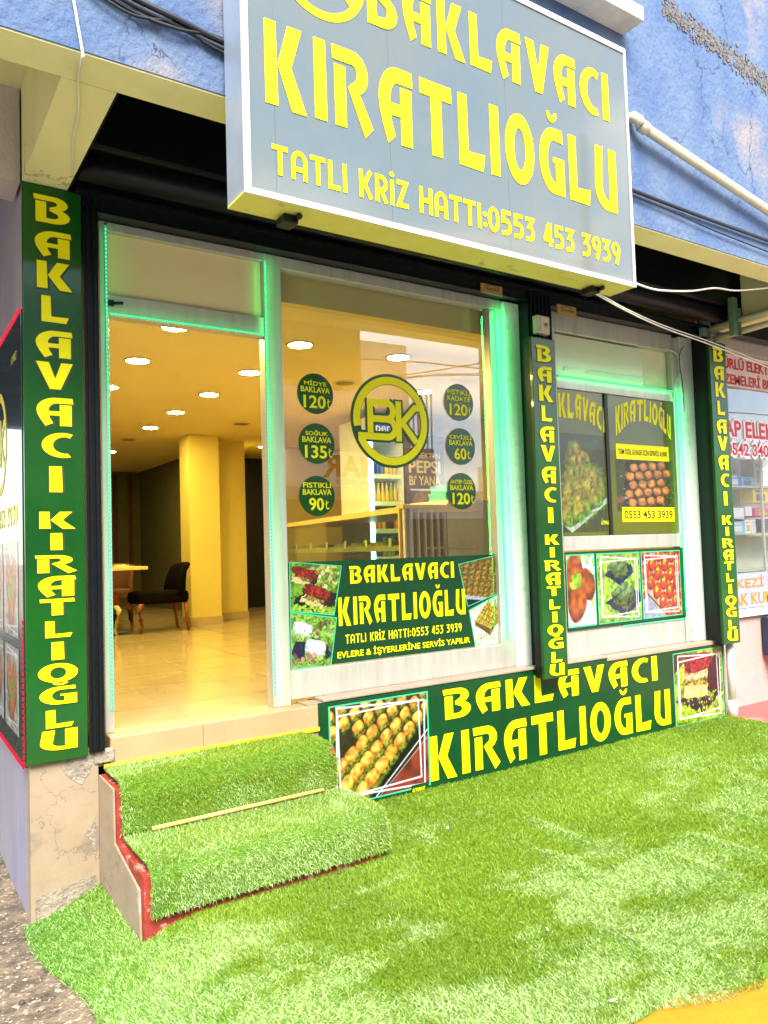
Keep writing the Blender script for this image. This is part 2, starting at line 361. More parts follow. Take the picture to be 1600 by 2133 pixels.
# ------------------------------------------------------------------ printed pictures (flat prints: colours per vertex of a fine grid)
class Pic:
    def __init__(s, w, hgt, c, seed=0, n=.25, res=112):
        s.a = w/hgt; s.H = int(res if s.a <= 1 else res/s.a*1.2); s.W = max(24, int(s.H*s.a)); s.r = np.random.default_rng(seed+101); s.seed = seed
        yy, xx = np.mgrid[0:s.H, 0:s.W]; s.x = (xx+.5)/s.W; s.y = (yy+.5)/s.H
        s.img = np.zeros((s.H, s.W, 3))+np.array(c); s.k = 0; s.noise(n, 9); s.noise(n, 30)
    def nz(s, sc): s.k += 1; return vnoise(s.x*s.a, s.y, sc, s.seed*13+s.k)
    def noise(s, amt, sc): s.img *= (1+amt*(s.nz(sc)-.5)*2)[..., None]
    def put(s, m, c):
        m = np.clip(m, 0, 1)[..., None]; s.img = s.img*(1-m)+np.array(c)*m
    def ell(s, cx, cy, rx, ry, rot, c, c2=None, sq=2, tex=.3, tsc=30):
        dx = (s.x-cx)*s.a; dy = s.y-cy; t = math.radians(rot); u = (dx*math.cos(t)+dy*math.sin(t))/rx; v = (-dx*math.sin(t)+dy*math.cos(t))/ry
        d = (abs(u)**sq+abs(v)**sq)**(1/sq); m = np.clip((1-d)*min(rx, ry)*s.H*.8+.5, 0, 1)
        cc = np.array(c)[None, None]*np.ones((s.H, s.W, 1))
        if c2 is not None:
            k = np.clip(d**3+.35*(-v-u*.3), 0, 1)[..., None]; cc = cc*(1-k)+np.array(c2)*k
        cc = cc*(1+tex*(s.nz(tsc)-.5)*2)[..., None]
        s.img = s.img*(1-m[..., None])+cc*m[..., None]
    def poly(s, pts, c, tex=.25, tsc=30, rough=0):
        inside = np.ones((s.H, s.W), bool); X = s.x.copy(); Y = s.y.copy()
        if rough: X = X+rough*(s.nz(18)-.5); Y = Y+rough*(s.nz(20)-.5)
        n = len(pts); ins = np.zeros((s.H, s.W), bool)
        for i in range(n):
            (xa, ya), (xb, yb) = pts[i], pts[(i+1) % n]
            cr = ((ya > Y) != (yb > Y)) & (X < (xb-xa)*(Y-ya)/((yb-ya) if yb != ya else 1e-9)+xa); ins ^= cr
        cc = np.array(c)*(1+tex*(s.nz(tsc)-.5)*2)[..., None]; s.img[ins] = cc[ins]
    def line(s, pts, wd, c):
        for (xa, ya), (xb, yb) in zip(pts[:-1], pts[1:]):
            px, py = (s.x-xa)*s.a, s.y-ya; dx, dy = (xb-xa)*s.a, yb-ya; L2 = dx*dx+dy*dy+1e-9
            t = np.clip((px*dx+py*dy)/L2, 0, 1); d = np.hypot(px-t*dx, py-t*dy); s.put((wd-d)*s.H+.5, c)
    def specks(s, n, box, r, cols):
        for _ in range(n):
            x = s.r.uniform(box[0], box[2]); y = s.r.uniform(box[1], box[3]); c = cols[s.r.integers(len(cols))]
            s.ell(x, y, r*s.r.uniform(.5, 1.5), r*s.r.uniform(.4, 1), s.r.uniform(0, 180), np.array(c)*s.r.uniform(.7, 1.2), tex=0)
    def frame2(s, m=.06, c=(.9, .9, .95), tilt=.03):
        for k, (mm, tt) in enumerate(((m, tilt), (m+.035, -tilt*.6))):
            s.line([(mm, mm+tt), (1-mm, mm-tt), (1-mm+tt*.6, 1-mm-tt), (mm+tt*.6, 1-mm+tt), (mm, mm+tt)], .008, c)
    def mesh(s, name, pmat, parent, corner, kind='front', lift=0):
        """corner: four world corners in u,v order BL, BR, TR, TL"""
        BL, BR, TR, TL = map(lambda p: np.array(p, float), corner)
        u = np.linspace(0, 1, s.W)[None, :, None]; v = np.linspace(0, 1, s.H)[:, None, None]
        P = (BL*(1-u)+BR*u)*(1-v)+(TL*(1-u)+TR*u)*v; P = P-origin(parent)
        me = bpy.data.meshes.new(name); me.vertices.add(s.W*s.H); me.vertices.foreach_set('co', P.reshape(-1).astype(np.float32))
        i = np.arange(s.H-1)[:, None]*s.W+np.arange(s.W-1)[None, :]
        q = np.stack([i, i+1, i+s.W+1, i+s.W], -1).reshape(-1, 4); nf = len(q)
        me.loops.add(nf*4); me.polygons.add(nf); me.loops.foreach_set('vertex_index', q.reshape(-1).astype(np.int32))
        me.polygons.foreach_set('loop_start', (np.arange(nf)*4).astype(np.int32)); me.polygons.foreach_set('loop_total', np.full(nf, 4, np.int32))
        me.update(calc_edges=True)
        at = me.color_attributes.new('Col', 'FLOAT_COLOR', 'POINT')
        rgba = np.concatenate([(np.clip(s.img, 0, .95)**1.35*.74).reshape(-1, 3), np.ones((s.W*s.H, 1))], 1)
        at.data.foreach_set('color', rgba.reshape(-1).astype(np.float32)); me.materials.append(pmat)
        o = bpy.data.objects.new(name, me); col.objects.link(o); o.parent = parent; return o
PRINT = attrmat('printed_photo', .35, coat=.35)

def pic_tray(w, hh):
    p = Pic(w, hh, (.06, .05, .02), 1, res=130)
    p.poly([(.5, 0), (1, 0), (1, .55)], (.30, .07, .05), tex=.5, tsc=12)
    p.poly([(.33, 0), (.42, 0), (1, .62), (1, .72)], (.012, .015, .016)); p.line([(.43, .0), (1, .60)], .007, (.7, .7, .72)); p.line([(.47, .0), (1, .52)], .004, (.5, .5, .5))
    e1 = np.array([.098, .108]); e2 = np.array([-.155, .095])
    for r in range(12, -3, -1):
        for c in range(8, -6, -1):
            q = np.array([.30, .10])+c*e1*(1-.02*r)+r*e2*(1-.035*c)
            if not (-.1 < q[0] < 1.05 and -.1 < q[1] < 1.05): continue
            if (q[1] < (q[0]-.36)*1.07+.03): continue
            if r == 3 and c in (1, 2, 3): continue
            sc_ = 1.05-.42*q[1]
            p.ell(q[0]+.018*sc_, q[1]-.06*sc_, .105*sc_, .082*sc_, 41, (.30, .33, .06), (.10, .12, .02), sq=3.4, tex=.9, tsc=55)
            p.ell(q[0], q[1]+.01*sc_, .096*sc_, .072*sc_, 41+7*math.sin(r*3+c*5), (.95, .60, .16), (.85, .30, .03), sq=2.8, tex=.6, tsc=24)
    p.frame2(.05); return p
def pic_cake(w, hh):
    p = Pic(w, hh, (.36, .48, .06), 2, n=.5)
    p.poly([(0, .7), (.25, 1), (0, 1)], (.10, .05, .02)); p.poly([(.05, .75), (.4, .98), (.1, 1)], (.22, .12, .03))
    p.poly([(.02, .34), (.55, .10), (1, .38), (.55, .50)], (.012, .02, .05), tex=.7, rough=.03)
    p.poly([(.18, .36), (.70, .33), (.72, .80), (.20, .80)], (.80, .62, .32), tex=.2, tsc=12, rough=.03)
    p.poly([(.17, .54), (.70, .50), (.71, .62), (.18, .66)], (.36, .30, .06), tex=.9, tsc=40, rough=.06)
    p.poly([(.18, .62), (.71, .61), (.71, .68), (.18, .70)], (.75, .55, .35), rough=.05)
    p.poly([(.66, .34), (.93, .40), (.95, .86), (.70, .90)], (.055, .022, .01), tex=.8, tsc=25, rough=.04)
    p.ell(.50, .83, .34, .13, 4, (.36, .035, .03), (.20, .015, .01), sq=3, tex=.9, tsc=45)
    p.specks(60, (.2, .68, .72, .93), .02, [(.5, .07, .05), (.28, .02, .02), (.55, .12, .1)])
    p.specks(90, (.05, .12, .95, .40), .018, [(.45, .65, .04), (.30, .50, .03), (.6, .75, .1)]); p.frame2(.07); return p
def pic_red(w, hh):
    p = Pic(w, hh, (.22, .38, .04), 3, n=.6)
    p.specks(60, (.4, .55, 1, 1), .045, [(.75, .7, .3), (.55, .5, .12), (.3, .5, .05), (.85, .7, .5)])
    p.poly([(0, .08), (.5, .02), (1, .20), (1, .45), (.3, .5)], (.015, .02, .02), rough=.06)
    for cx, cy, k in ((.24, .70, .8), (.50, .30, 1.0)):
        p.poly([(cx-.30*k, cy-.08), (cx+.22*k, cy-.24*k), (cx+.40*k, cy-.02), (cx-.18*k, cy+.10)], (.80, .62, .34), tex=.3, rough=.05)
        p.poly([(cx-.25*k, cy+.0), (cx+.22*k, cy-.12*k), (cx+.38*k, cy+.02), (cx-.15*k, cy+.10)], (.30, .26, .06), tex=.9, rough=.07)
        p.poly([(cx+.22*k, cy-.18*k), (cx+.40*k, cy-.06), (cx+.42*k, cy+.14*k), (cx+.25*k, cy+.05)], (.06, .03, .015), rough=.05)
        p.ell(cx+.06*k, cy+.13*k, .34*k, .12*k, -14, (.40, .05, .02), (.2, .02, .01), sq=3, tex=.9, tsc=40)
        p.specks(30, (cx-.2*k, cy+.04*k, cx+.36*k, cy+.22*k), .03, [(.55, .08, .03), (.3, .02, .01)])
    p.specks(90, (0, 0, 1, .14), .03, [(.35, .6, .04), (.5, .65, .1)]); p.specks(30, (0, .3, .3, .55), .03, [(.3, .5, .05)]); return p
def pic_white(w, hh):
    p = Pic(w, hh, (.25, .42, .08), 4, n=.6); p.specks(60, (0, .4, 1, 1), .04, [(.3, .55, .08), (.5, .65, .2), (.2, .35, .05)])
    p.poly([(0, .25), (.5, .05), (1, .2), (.9, .4), (.2, .75)], (.015, .03, .09), tex=.8, rough=.06)
    for cx, cy, k in ((.26, .68, .85), (.58, .33, 1)):
        p.ell(cx, cy-.07*k, .24*k, .16*k, 0, (.42, .55, .18), (.25, .4, .08), sq=4, tex=.7)
        p.ell(cx, cy+.05*k, .24*k, .15*k, -8, (.85, .86, .86), (.55, .62, .6), sq=3.4, tex=.4, tsc=35)
    p.specks(16, (0, 0, 1, .25), .05, [(.45, .22, .22), (.6, .3, .3), (.35, .12, .2)]); p.specks(10, (.3, .6, 1, 1), .03, [(.5, .05, .3), (.4, .2, .5)])
    p.specks(30, (0, 0, 1, .12), .03, [(.3, .5, .08)]); return p
def pic_rolls(w, hh):
    p = Pic(w, hh, (.10, .20, .02), 5)
    for r in range(9, -2, -1):
        for c in range(-2, 9):
            q = (.02+c*.155+r*.05, .1+r*.125-c*.055)
            p.ell(q[0], q[1]-.035, .10, .05, 18, (.22, .42, .05), (.08, .2, .02), tex=.8)
            p.ell(q[0], q[1]+.01, .095, .052, 18, (.55, .28, .07), (.24, .08, .015), sq=2.3, tex=.6, tsc=28)
    p.poly([(0, 0), (.6, 0), (0, .26)], (.5, .55, .6)); p.poly([(0, 0), (.42, 0), (0, .17)], (.01, .02, .03)); return p
def pic_diamond(w, hh):
    p = Pic(w, hh, (.75, .78, .70), 6, n=.2); p.specks(80, (0, 0, 1, .3), .03, [(.45, .55, .12), (.6, .7, .3), (.8, .8, .75)]); p.specks(30, (.5, .7, 1, 1), .05, [(.35, .5, .15), (.6, .7, .4)])
    p.poly([(.1, .55), (.55, .22), (.6, .36), (.12, .68)], (.22, .16, .03)); p.poly([(.55, .22), (.95, .5), (.93, .66), (.6, .36)], (.35, .28, .05), tex=.7)
    p.poly([(.1, .66), (.58, .36), (.95, .66), (.55, .98)], (.62, .42, .08), tex=.5)
    for i in range(1, 4):
        t = i/4; p.line([(.1+.48*t, .66-.30*t), (.55+.40*t, .98-.32*t)], .01, (.3, .2, .03)); p.line([(.1+.45*t, .66+.32*t), (.58+.37*t, .36+.30*t)], .01, (.3, .2, .03))
    for i in range(4):
        for j in range(4):
            a, b = (i+.5)/4, (j+.5)/4; p.ell(.1+.48*a+.45*b, .66-.30*a+.32*b, .04, .035, 0, (.33, .52, .06), tex=.8)
    return p
def pic_shell(w, hh):
    p = Pic(w, hh, (.66, .78, .72), 7, n=.2); p.specks(60, (.4, .3, 1, 1), .06, [(.3, .5, .15), (.75, .85, .8), (.45, .6, .3)]); p.specks(20, (0, .85, .5, 1), .05, [(.3, .45, .1)])
    for cx, cy, rx, ry, rot in ((.30, .78, .17, .24, 4), (.72, .58, .17, .24, 14), (.34, .34, .20, .30, -14), (-.02, .6, .12, .2, 0)):
        p.ell(cx, cy, rx, ry, rot, (.62, .22, .045), (.26, .06, .012), sq=1.7, tex=.5, tsc=14)
        for k in range(-4, 5):
            t = math.radians(rot); o = k*rx*.2
            p.line([(cx+o*.35/p.a-ry*.8*math.sin(t)/p.a*-1*-1, cy+ry*.8), (cx+o/p.a, cy), (cx+o*.3/p.a+ry*.5*math.sin(t)/p.a, cy-ry*.8)], .004, (.25, .06, .015))
    p.specks(50, (.18, .55, .46, .72), .04, [(.35, .58, .05), (.5, .7, .1), (.25, .45, .04)]); return p
def pic_slates(w, hh):
    p = Pic(w, hh, (.30, .46, .07), 8, n=.5); p.specks(80, (0, 0, 1, 1), .035, [(.4, .55, .08), (.22, .36, .05), (.5, .6, .15)])
    for cx, cy, k in ((.48, .72, .8), (.56, .30, 1)):
        p.poly([(cx-.40*k, cy-.02), (cx+.05*k, cy-.24*k), (cx+.46*k, cy-.02), (cx+.40*k, cy+.14*k), (cx-.05*k, cy+.16*k)], (.02, .045, .12), tex=.7, rough=.03)
        p.poly([(cx-.22*k, cy-.02*k), (cx+.08*k, cy-.15*k), (cx+.30*k, cy-.02*k), (cx+.28*k, cy+.14*k), (cx-.2*k, cy+.14*k)], (.12, .16, .05), tex=.9, rough=.05)
        for d in (0, .13): p.ell(cx+(-.06+d)*k, cy+(.17-d*.5)*k, .21*k, .055*k, 22, (.24, .34, .16), (.10, .18, .07), sq=3, tex=.4)
    p.frame2(.07); return p
def pic_ovals(w, hh):
    p = Pic(w, hh, (.55, .42, .30), 9)
    p.poly([(0, 1), (.35, 1), (0, .72)], (.45, .5, .6)); p.poly([(0, 0), (.5, 0), (.05, .42), (0, .45)], (.35, .4, .55)); p.line([(.05, .42), (.62, .0)], .012, (.05, .04, .04))
    for r in range(6, -2, -1):
        for c in range(6, -3, -1):
            q = (.66+c*.19-r*.145, .10+r*.15+c*.13)
            if q[1] < .42-q[0]*.72: continue
            p.ell(q[0], q[1], .095, .135, -18, (.66, .13, .03), (.34, .035, .012), tex=.4); p.ell(q[0]-.01, q[1]+.03, .035, .05, -18, (.45, .48, .06), tex=.8)
    p.frame2(.07, tilt=.02); return p
def pic_pyramid(w, hh):
    p = Pic(w, hh, (.10, .115, .012), 10, n=.2)
    p.poly([(.0, .10), (.22, 0), (1, .30), (1, .36), (.25, .06), (.02, .16)], (.5, .62, .5))
    p.poly([(.02, .16), (.25, .06), (1, .36), (.98, .55), (.35, .95), (.2, .9), (.05, .55)], (.13, .22, .02), tex=.8, rough=.05)
    for cy, n_, x0 in ((.80, 1, .34), (.68, 2, .30), (.55, 3, .24), (.42, 4, .20), (.29, 4, .16), (.17, 2, .16)):
        for i in range(n_):
            cx = x0+i*.20; yy = cy+i*.045-.06*(i > 1)
            p.ell(cx, yy, .12, .10, 24, (.46, .38, .05), (.18, .16, .015), sq=2.4, tex=.6, tsc=20); p.ell(cx+.05, yy-.06, .08, .05, 20, (.18, .33, .03), tex=.9, tsc=45)
    p.specks(160, (.05, .1, .95, .7), .014, [(.16, .32, .03), (.25, .42, .04)]); return p
def pic_eighteen(w, hh):
    p = Pic(w, hh, (.10, .115, .012), 12, n=.2)
    p.poly([(.10, .06), (.75, .04), (.80, .94), (.16, .96)], (.05, .03, .015), tex=.5, rough=.03)
    p.specks(150, (.08, .02, .98, .95), .014, [(.2, .3, .04), (.35, .45, .1), (.12, .2, .02)])
    for i in range(3): p.ell(.12+.02*i, .25, .02, .02, 0, (.4, .5, .6))
    p.ell(.05, .22, .10, .06, 20, (.32, .14, .07), tex=.2); p.ell(.20, .30, .06, .04, 30, (.5, .58, .68))
    for r in range(5):
        for c in range(4+(r % 2)):
            cx, cy = .26+c*.16+(r % 2)*-.06+r*.012, .16+r*.165+c*.02
            p.ell(cx, cy, .075, .078, 12+20*((r+c) % 3-1), (.66, .36, .09), (.36, .14, .02), sq=3, tex=.4, tsc=22)
    return p
def pic_orange(w, hh, seed):
    p = Pic(w, hh, (.5, .52, .45), seed, n=.3); p.specks(40, (0, 0, 1, 1), .06, [(.3, .45, .1), (.7, .7, .65), (.25, .3, .1)])
    for cx, cy, rot in ((.3, .62, 10), (.68, .55, -14), (.5, .3, 0)): p.ell(cx, cy, .2, .28, rot, (.66, .28, .10), (.36, .1, .03), sq=1.8, tex=.5)
    p.specks(30, (.3, .4, .7, .6), .04, [(.3, .5, .08)]); p.frame2(.07); return p

# ================================================================== GROUND
def smooth(t): t = np.clip(t, 0, 1); return t*t*(3-2*t)
def gz(x, y):
    x = np.asarray(x, float); y = np.asarray(y, float)
    hgt = -.17*smooth((1.15-x)/.6)
    road = -.15*smooth((-2.72-y)/.03)
    return np.minimum(hgt, np.where(y < -2.69, road, hgt))
def sheet(name, xs, ys, zf, mat, **kw):
    X, Y = np.meshgrid(xs, ys); Z = zf(X, Y); n, m = len(ys), len(xs); mb = MB(); mb.smooth = True
    mb.v = [tuple(p) for p in np.stack([X, Y, Z], -1).reshape(-1, 3)]
    for i in range(n-1):
        for j in range(m-1): mb.f.append([i*m+j, i*m+j+1, (i+1)*m+j+1, (i+1)*m+j]); mb.mi.append(0); mb.sm.append(True)
    return mb.build(name, mat, **kw)
ASPH = pm('worn_asphalt', (.26, .20, .14), .9, c2=(.11, .09, .07), sc_=13, lo=.38, hi=.62, bump=1.0, bs=55, c3=(.42, .36, .27), sc3=42, lo3=.57, hi3=.62, spec=.2)
xs = np.concatenate([[-250, -60, -20, -9, -4], np.arange(-2, 1.6, .06), [2, 3, 5, 8, 14, 40, 250]])
ys = np.concatenate([[-250, -60, -30, -16, -9, -5, -3.2], np.arange(-2.76, -2.60, .02), np.arange(-2.55, 1.2, .06), [2, 4, 8, 20, 60, 250]])
sheet('ground', xs, ys, lambda X, Y: gz(X, Y)-.012+.012*(fbm(X, Y, 5, 40)-.5)*(X < 1.2), ASPH, kind='structure', label='worn grey brown asphalt ground beside the shop corner', cat='ground')
mb = MB()
mb.quad((6.03, -2.4, .002), (14, -2.4, .002), (14, .2, .002), (6.03, .2, .002))
mb.build('pavement', pm('red_floor_paint', (.50, .10, .09), .7, c2=(.42, .09, .085), sc_=4, c3=(.55, .22, .2), sc3=3), kind='structure', label='red painted pavement in front of the neighbouring shop', cat='pavement')
mb = MB(); mb.box(.95, 14, -2.72, -2.25, -.3, -.003, .012)
mb.build('kerb', pm('yellow_kerb_paint', (.55, .22, .002), .75, c2=(.47, .18, .002), sc_=9, c3=(.5, .4, .25), sc3=7, lo3=.64, hi3=.68, bump=.25, bs=70), kind='structure', label='yellow painted kerb along the road', cat='kerb')
mb = MB(); mb.quad((-40, -10.15, -.155), (60, -10.15, -.155), (60, -2.73, -.155), (-40, -2.73, -.155))  # unseen road surface, added pale to throw light up under the overhang
mb.build('road', pm('bounce_paving', (.52, .49, .44), .85, c2=(.45, .42, .38), sc_=5, bump=.2), kind='structure', label='unseen pale street sheet added to bounce light under the overhang', cat='road')
# loose stones on the asphalt
mb = MB()
for _ in range(1500):
    x = random.uniform(-1.2, .72); y = random.uniform(-2.3, .9)
    if x > .56-.07*y-.02: continue
    r = random.uniform(.003, .009)*(1.7 if random.random() < .06 else 1); z = float(gz(x, y))-.006
    bm = bmesh.new(); bmesh.ops.create_icosphere(bm, subdivisions=1, radius=r)
    s_ = [random.uniform(.7, 1.4) for _ in range(3)]
    mb.cur = random.choice((0, 0, 0, 1, 2))
    mb.add([(x+v.co.x*s_[0], y+v.co.y*s_[1], z+v.co.z*s_[2]*.6) for v in bm.verts], [[v.index for v in f.verts] for f in bm.faces]); bm.free()
mb.build('gravel', [pm('stone_grey', (.22, .19, .16), .9), pm('stone_pale', (.55, .48, .38), .9), pm('stone_dark', (.07, .06, .06), .9)], kind='stuff', label='loose small stones on the worn asphalt', cat='gravel')

# ================================================================== ARTIFICIAL TURF
BLADE = attrmat('turf_blade', .45, spec=.4, trans=.25)
TBACK = pm('turf_backing', (.10, .22, .012), .95, c2=(.07, .17, .01), sc_=60)
C0, C1, C2, PALE = map(np.array, ((.185, .30, .013), (.265, .385, .024), (.125, .225, .010), (.55, .70, .33)))  # PALE paints the sheen of leaning blades into their colour
def blades(P, N, L, wd, T, bend, C):
    n = len(P); d = N+T; d /= np.linalg.norm(d, axis=1)[:, None]
    mid = P+d*(L*.55)[:, None]; d2 = d+T*bend[:, None]-np.array([0, 0, .25]); d2 /= np.linalg.norm(d2, axis=1)[:, None]
    tip = mid+d2*(L*.5)[:, None]
    s = np.cross(d, rng.normal(size=(n, 3))); s /= np.linalg.norm(s, axis=1)[:, None]+1e-9; s *= (wd*.5)[:, None]
    V = np.stack([P-s, P+s, mid+s*.8, mid-s*.8, tip], 1).reshape(-1, 3)
    b = np.arange(n)[:, None]*5
    Q = b+np.array([0, 1, 2, 3]); Tt = b+np.array([3, 2, 4])
    shade = np.ones((n, 5, 1)); cc = np.repeat(C[:, None, :], 5, 1)*shade
    return V, Q, Tt, cc.reshape(-1, 3)
def turf_object(name, base, P, N, L, wd, T, bend, C, **kw):
    """base: MB holding the backing; the blades join it in one mesh"""
    V, Q, Tt, cc = blades(P, N, L, wd, T, bend, C)
    bv = np.array(base.v, float).reshape(-1, 3); nb = len(bv); V = np.concatenate([bv, V]); Q = Q+nb; Tt = Tt+nb
    loc = kw.pop('loc', None)
    if loc is not None: V = V-np.array(loc)
    cc = np.concatenate([np.tile([[.03, .085, .01]], (nb, 1)), cc])
    me = bpy.data.meshes.new(name); me.vertices.add(len(V)); me.vertices.foreach_set('co', V.reshape(-1).astype(np.float32))
    bl = [i for f in base.f for i in f]; bt = [len(f) for f in base.f]
    loops = np.concatenate([np.array(bl, int), Q.reshape(-1), Tt.reshape(-1)]); tot = np.concatenate([np.array(bt, int), np.full(len(Q), 4), np.full(len(Tt), 3)])
    st = np.concatenate([[0], np.cumsum(tot)[:-1]])
    me.loops.add(len(loops)); me.polygons.add(len(tot)); me.loops.foreach_set('vertex_index', loops.astype(np.int32))
    me.polygons.foreach_set('loop_start', st.astype(np.int32)); me.polygons.foreach_set('loop_total', tot.astype(np.int32))
    me.polygons.foreach_set('material_index', np.concatenate([np.ones(len(bt), int), np.zeros(len(Q)+len(Tt), int)]).astype(np.int32))
    me.update(calc_edges=True)
    at = me.color_attributes.new('Col', 'FLOAT_COLOR', 'POINT')
    at.data.foreach_set('color', np.concatenate([cc, np.ones((len(V), 1))], 1).reshape(-1).astype(np.float32))
    me.materials.append(BLADE); me.materials.append(TBACK)
    o = bpy.data.objects.new(name, me); col.objects.link(o)
    if loc is not None: o.location = loc
    return tag(o, **kw)
def blade_cols(x, y, pale, seed):
    n = len(x); k = rng.random(n)[:, None]; m = fbm(x, y, 1.6, seed)[:, None]
    C = C0*(1-k)+C1*k; C = C*(1-.5*np.clip((m-.5)*4, 0, 1))+C2*.5*np.clip((m-.5)*4, 0, 1)
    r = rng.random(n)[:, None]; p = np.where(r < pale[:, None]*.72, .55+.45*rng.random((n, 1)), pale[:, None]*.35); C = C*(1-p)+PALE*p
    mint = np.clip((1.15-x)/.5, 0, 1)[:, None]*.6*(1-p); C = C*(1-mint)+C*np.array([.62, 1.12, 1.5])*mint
    C *= (.78+.44*rng.random(n))[:, None]; return C

RIDGES = []
for a, b in (((1110, 1715), (1205, 1755)), ((1380, 1785), (1545, 1840)), ((1440, 1745), (1580, 1790)), ((1540, 1620), (1610, 1655)), ((1265, 1945), (1345, 1985)), ((860, 1740), (900, 1760)), ((1130, 1780), (1260, 1840)), ((1500, 1690), (1600, 1720))):
    RIDGES.append((PZ(*a, 0)[:2], PZ(*b, 0)[:2]))
def ridge(x, y):
    hgt = np.zeros_like(x)
    for a, b in RIDGES:
        d = b-a; L = np.hypot(*d); d = d/L; s = (x-a[0])*d[0]+(y-a[1])*d[1]; t = -(x-a[0])*d[1]+(y-a[1])*d[0]
        hgt += .022*np.exp(-(t/.045)**2)*smooth((s+.12)/.2)*smooth((L+.12-s)/.2)
    return hgt
def xl(y): return .575-.075*y+.03*np.sin(y*5.1)
def turf_h(x, y): return gz(x, y)+.010+ridge(x, y)+.008*(fbm(x, y, 2.2, 70)-.5)-.006*smooth((-2.34-y)/.12)
def turf_edge(x): return -2.33-.07*np.sin(x*3.1)-.03*np.sin(x*11)-.04*(vnoise(x, x*0, 9, 5)-.5)
base = MB(); nx, ny = 90, 46
for j in range(ny):
    t = j/(ny-1)
    for i in range(nx):
        s = i/(nx-1); y0 = -.02
        xx0 = .58+s*5.47; y = y0+(float(turf_edge(np.array(xx0)))-y0)*t; x = float(xl(y))+s*(6.05-float(xl(y)))
        base.v.append((x, y, float(turf_h(np.array(x), np.array(y)))-.008))
for j in range(ny-1):
    for i in range(nx-1):
        ids = [j*nx+i, j*nx+i+1, (j+1)*nx+i+1, (j+1)*nx+i]
        ym = sum(base.v[k][1] for k in ids)/4; xm = sum(base.v[k][0] for k in ids)/4
        if .95 < xm < 2.05 and ym > -.68: continue
        base.f.append(ids[::-1]); base.mi.append(0); base.sm.append(True)
n = 860000
x = rng.uniform(.55, 6.08, n); y = rng.uniform(-2.62, -.025, n)
d = np.hypot(x-CAM[0], y-CAM[1]); keep = (x > xl(y)-.012) & (y > turf_edge(x)-.01) & ~((x > .905) & (x < 2.13) & (y > -.745)) & (rng.random(n) < np.clip(1.25-.16*d, .32, 1))
x, y, d = x[keep], y[keep], d[keep]; n = len(x)
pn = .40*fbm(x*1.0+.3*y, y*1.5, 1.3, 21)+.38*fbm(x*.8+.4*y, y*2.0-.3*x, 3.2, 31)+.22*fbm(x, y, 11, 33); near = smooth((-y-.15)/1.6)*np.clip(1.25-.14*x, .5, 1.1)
pale = smooth((pn-.45+.16*(near-.6))/.20)*.80  # patches where leaning blades shine, done as paler blade colour
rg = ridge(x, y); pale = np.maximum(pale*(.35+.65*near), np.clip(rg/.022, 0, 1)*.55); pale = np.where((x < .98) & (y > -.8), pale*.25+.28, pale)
ang = 2*math.pi*fbm(x, y, 1.4, 51)+rng.normal(0, 1.5, n); ln = .35+.55*rng.random(n)+.35*pale
T = np.stack([np.cos(ang)*ln, np.sin(ang)*ln, np.zeros(n)], 1); sl = np.zeros((n, 3)); sl[:, 2] = 1
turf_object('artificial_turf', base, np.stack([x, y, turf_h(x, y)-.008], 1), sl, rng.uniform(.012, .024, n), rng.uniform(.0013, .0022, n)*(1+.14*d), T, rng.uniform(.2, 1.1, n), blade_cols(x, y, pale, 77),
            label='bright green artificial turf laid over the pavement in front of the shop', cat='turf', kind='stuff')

# ================================================================== STEPS
PLAST = pm('cream_plaster', (.34, .26, .17), .8, c2=(.29, .22, .145), sc_=7, c3=(.42, .36, .30), sc3=5, lo3=.63, hi3=.70, bump=.15, bs=25, crack=2.2)
REDP = pm('red_concrete_paint', (.36, .035, .02), .75, c2=(.20, .02, .012), sc_=12, c3=(.42, .22, .16), sc3=16, lo3=.58, hi3=.64, bump=.4, bs=40)
st = thing('entrance_steps', (.915, -.02, 0), 'two cream plastered entrance steps with red painted edges under green turf', 'steps')
mb = MB(); pr = [(-.02, -.2), (-.02, .462), (-.325, .455), (-.33, .215), (-.737, .205), (-.74, -.2)]
mb.prism(pr, 0, .915, 2.06); mb.build('step_body', [REDP], st)
mb = MB(); mb.prism([(-.021, -.2), (-.021, .461), (-.29, .456), (-.298, .215), (-.40, .195), (-.69, .14), (-.712, -.2)], 0, .906, .9149); mb.build('side_plaster', PLAST, st)
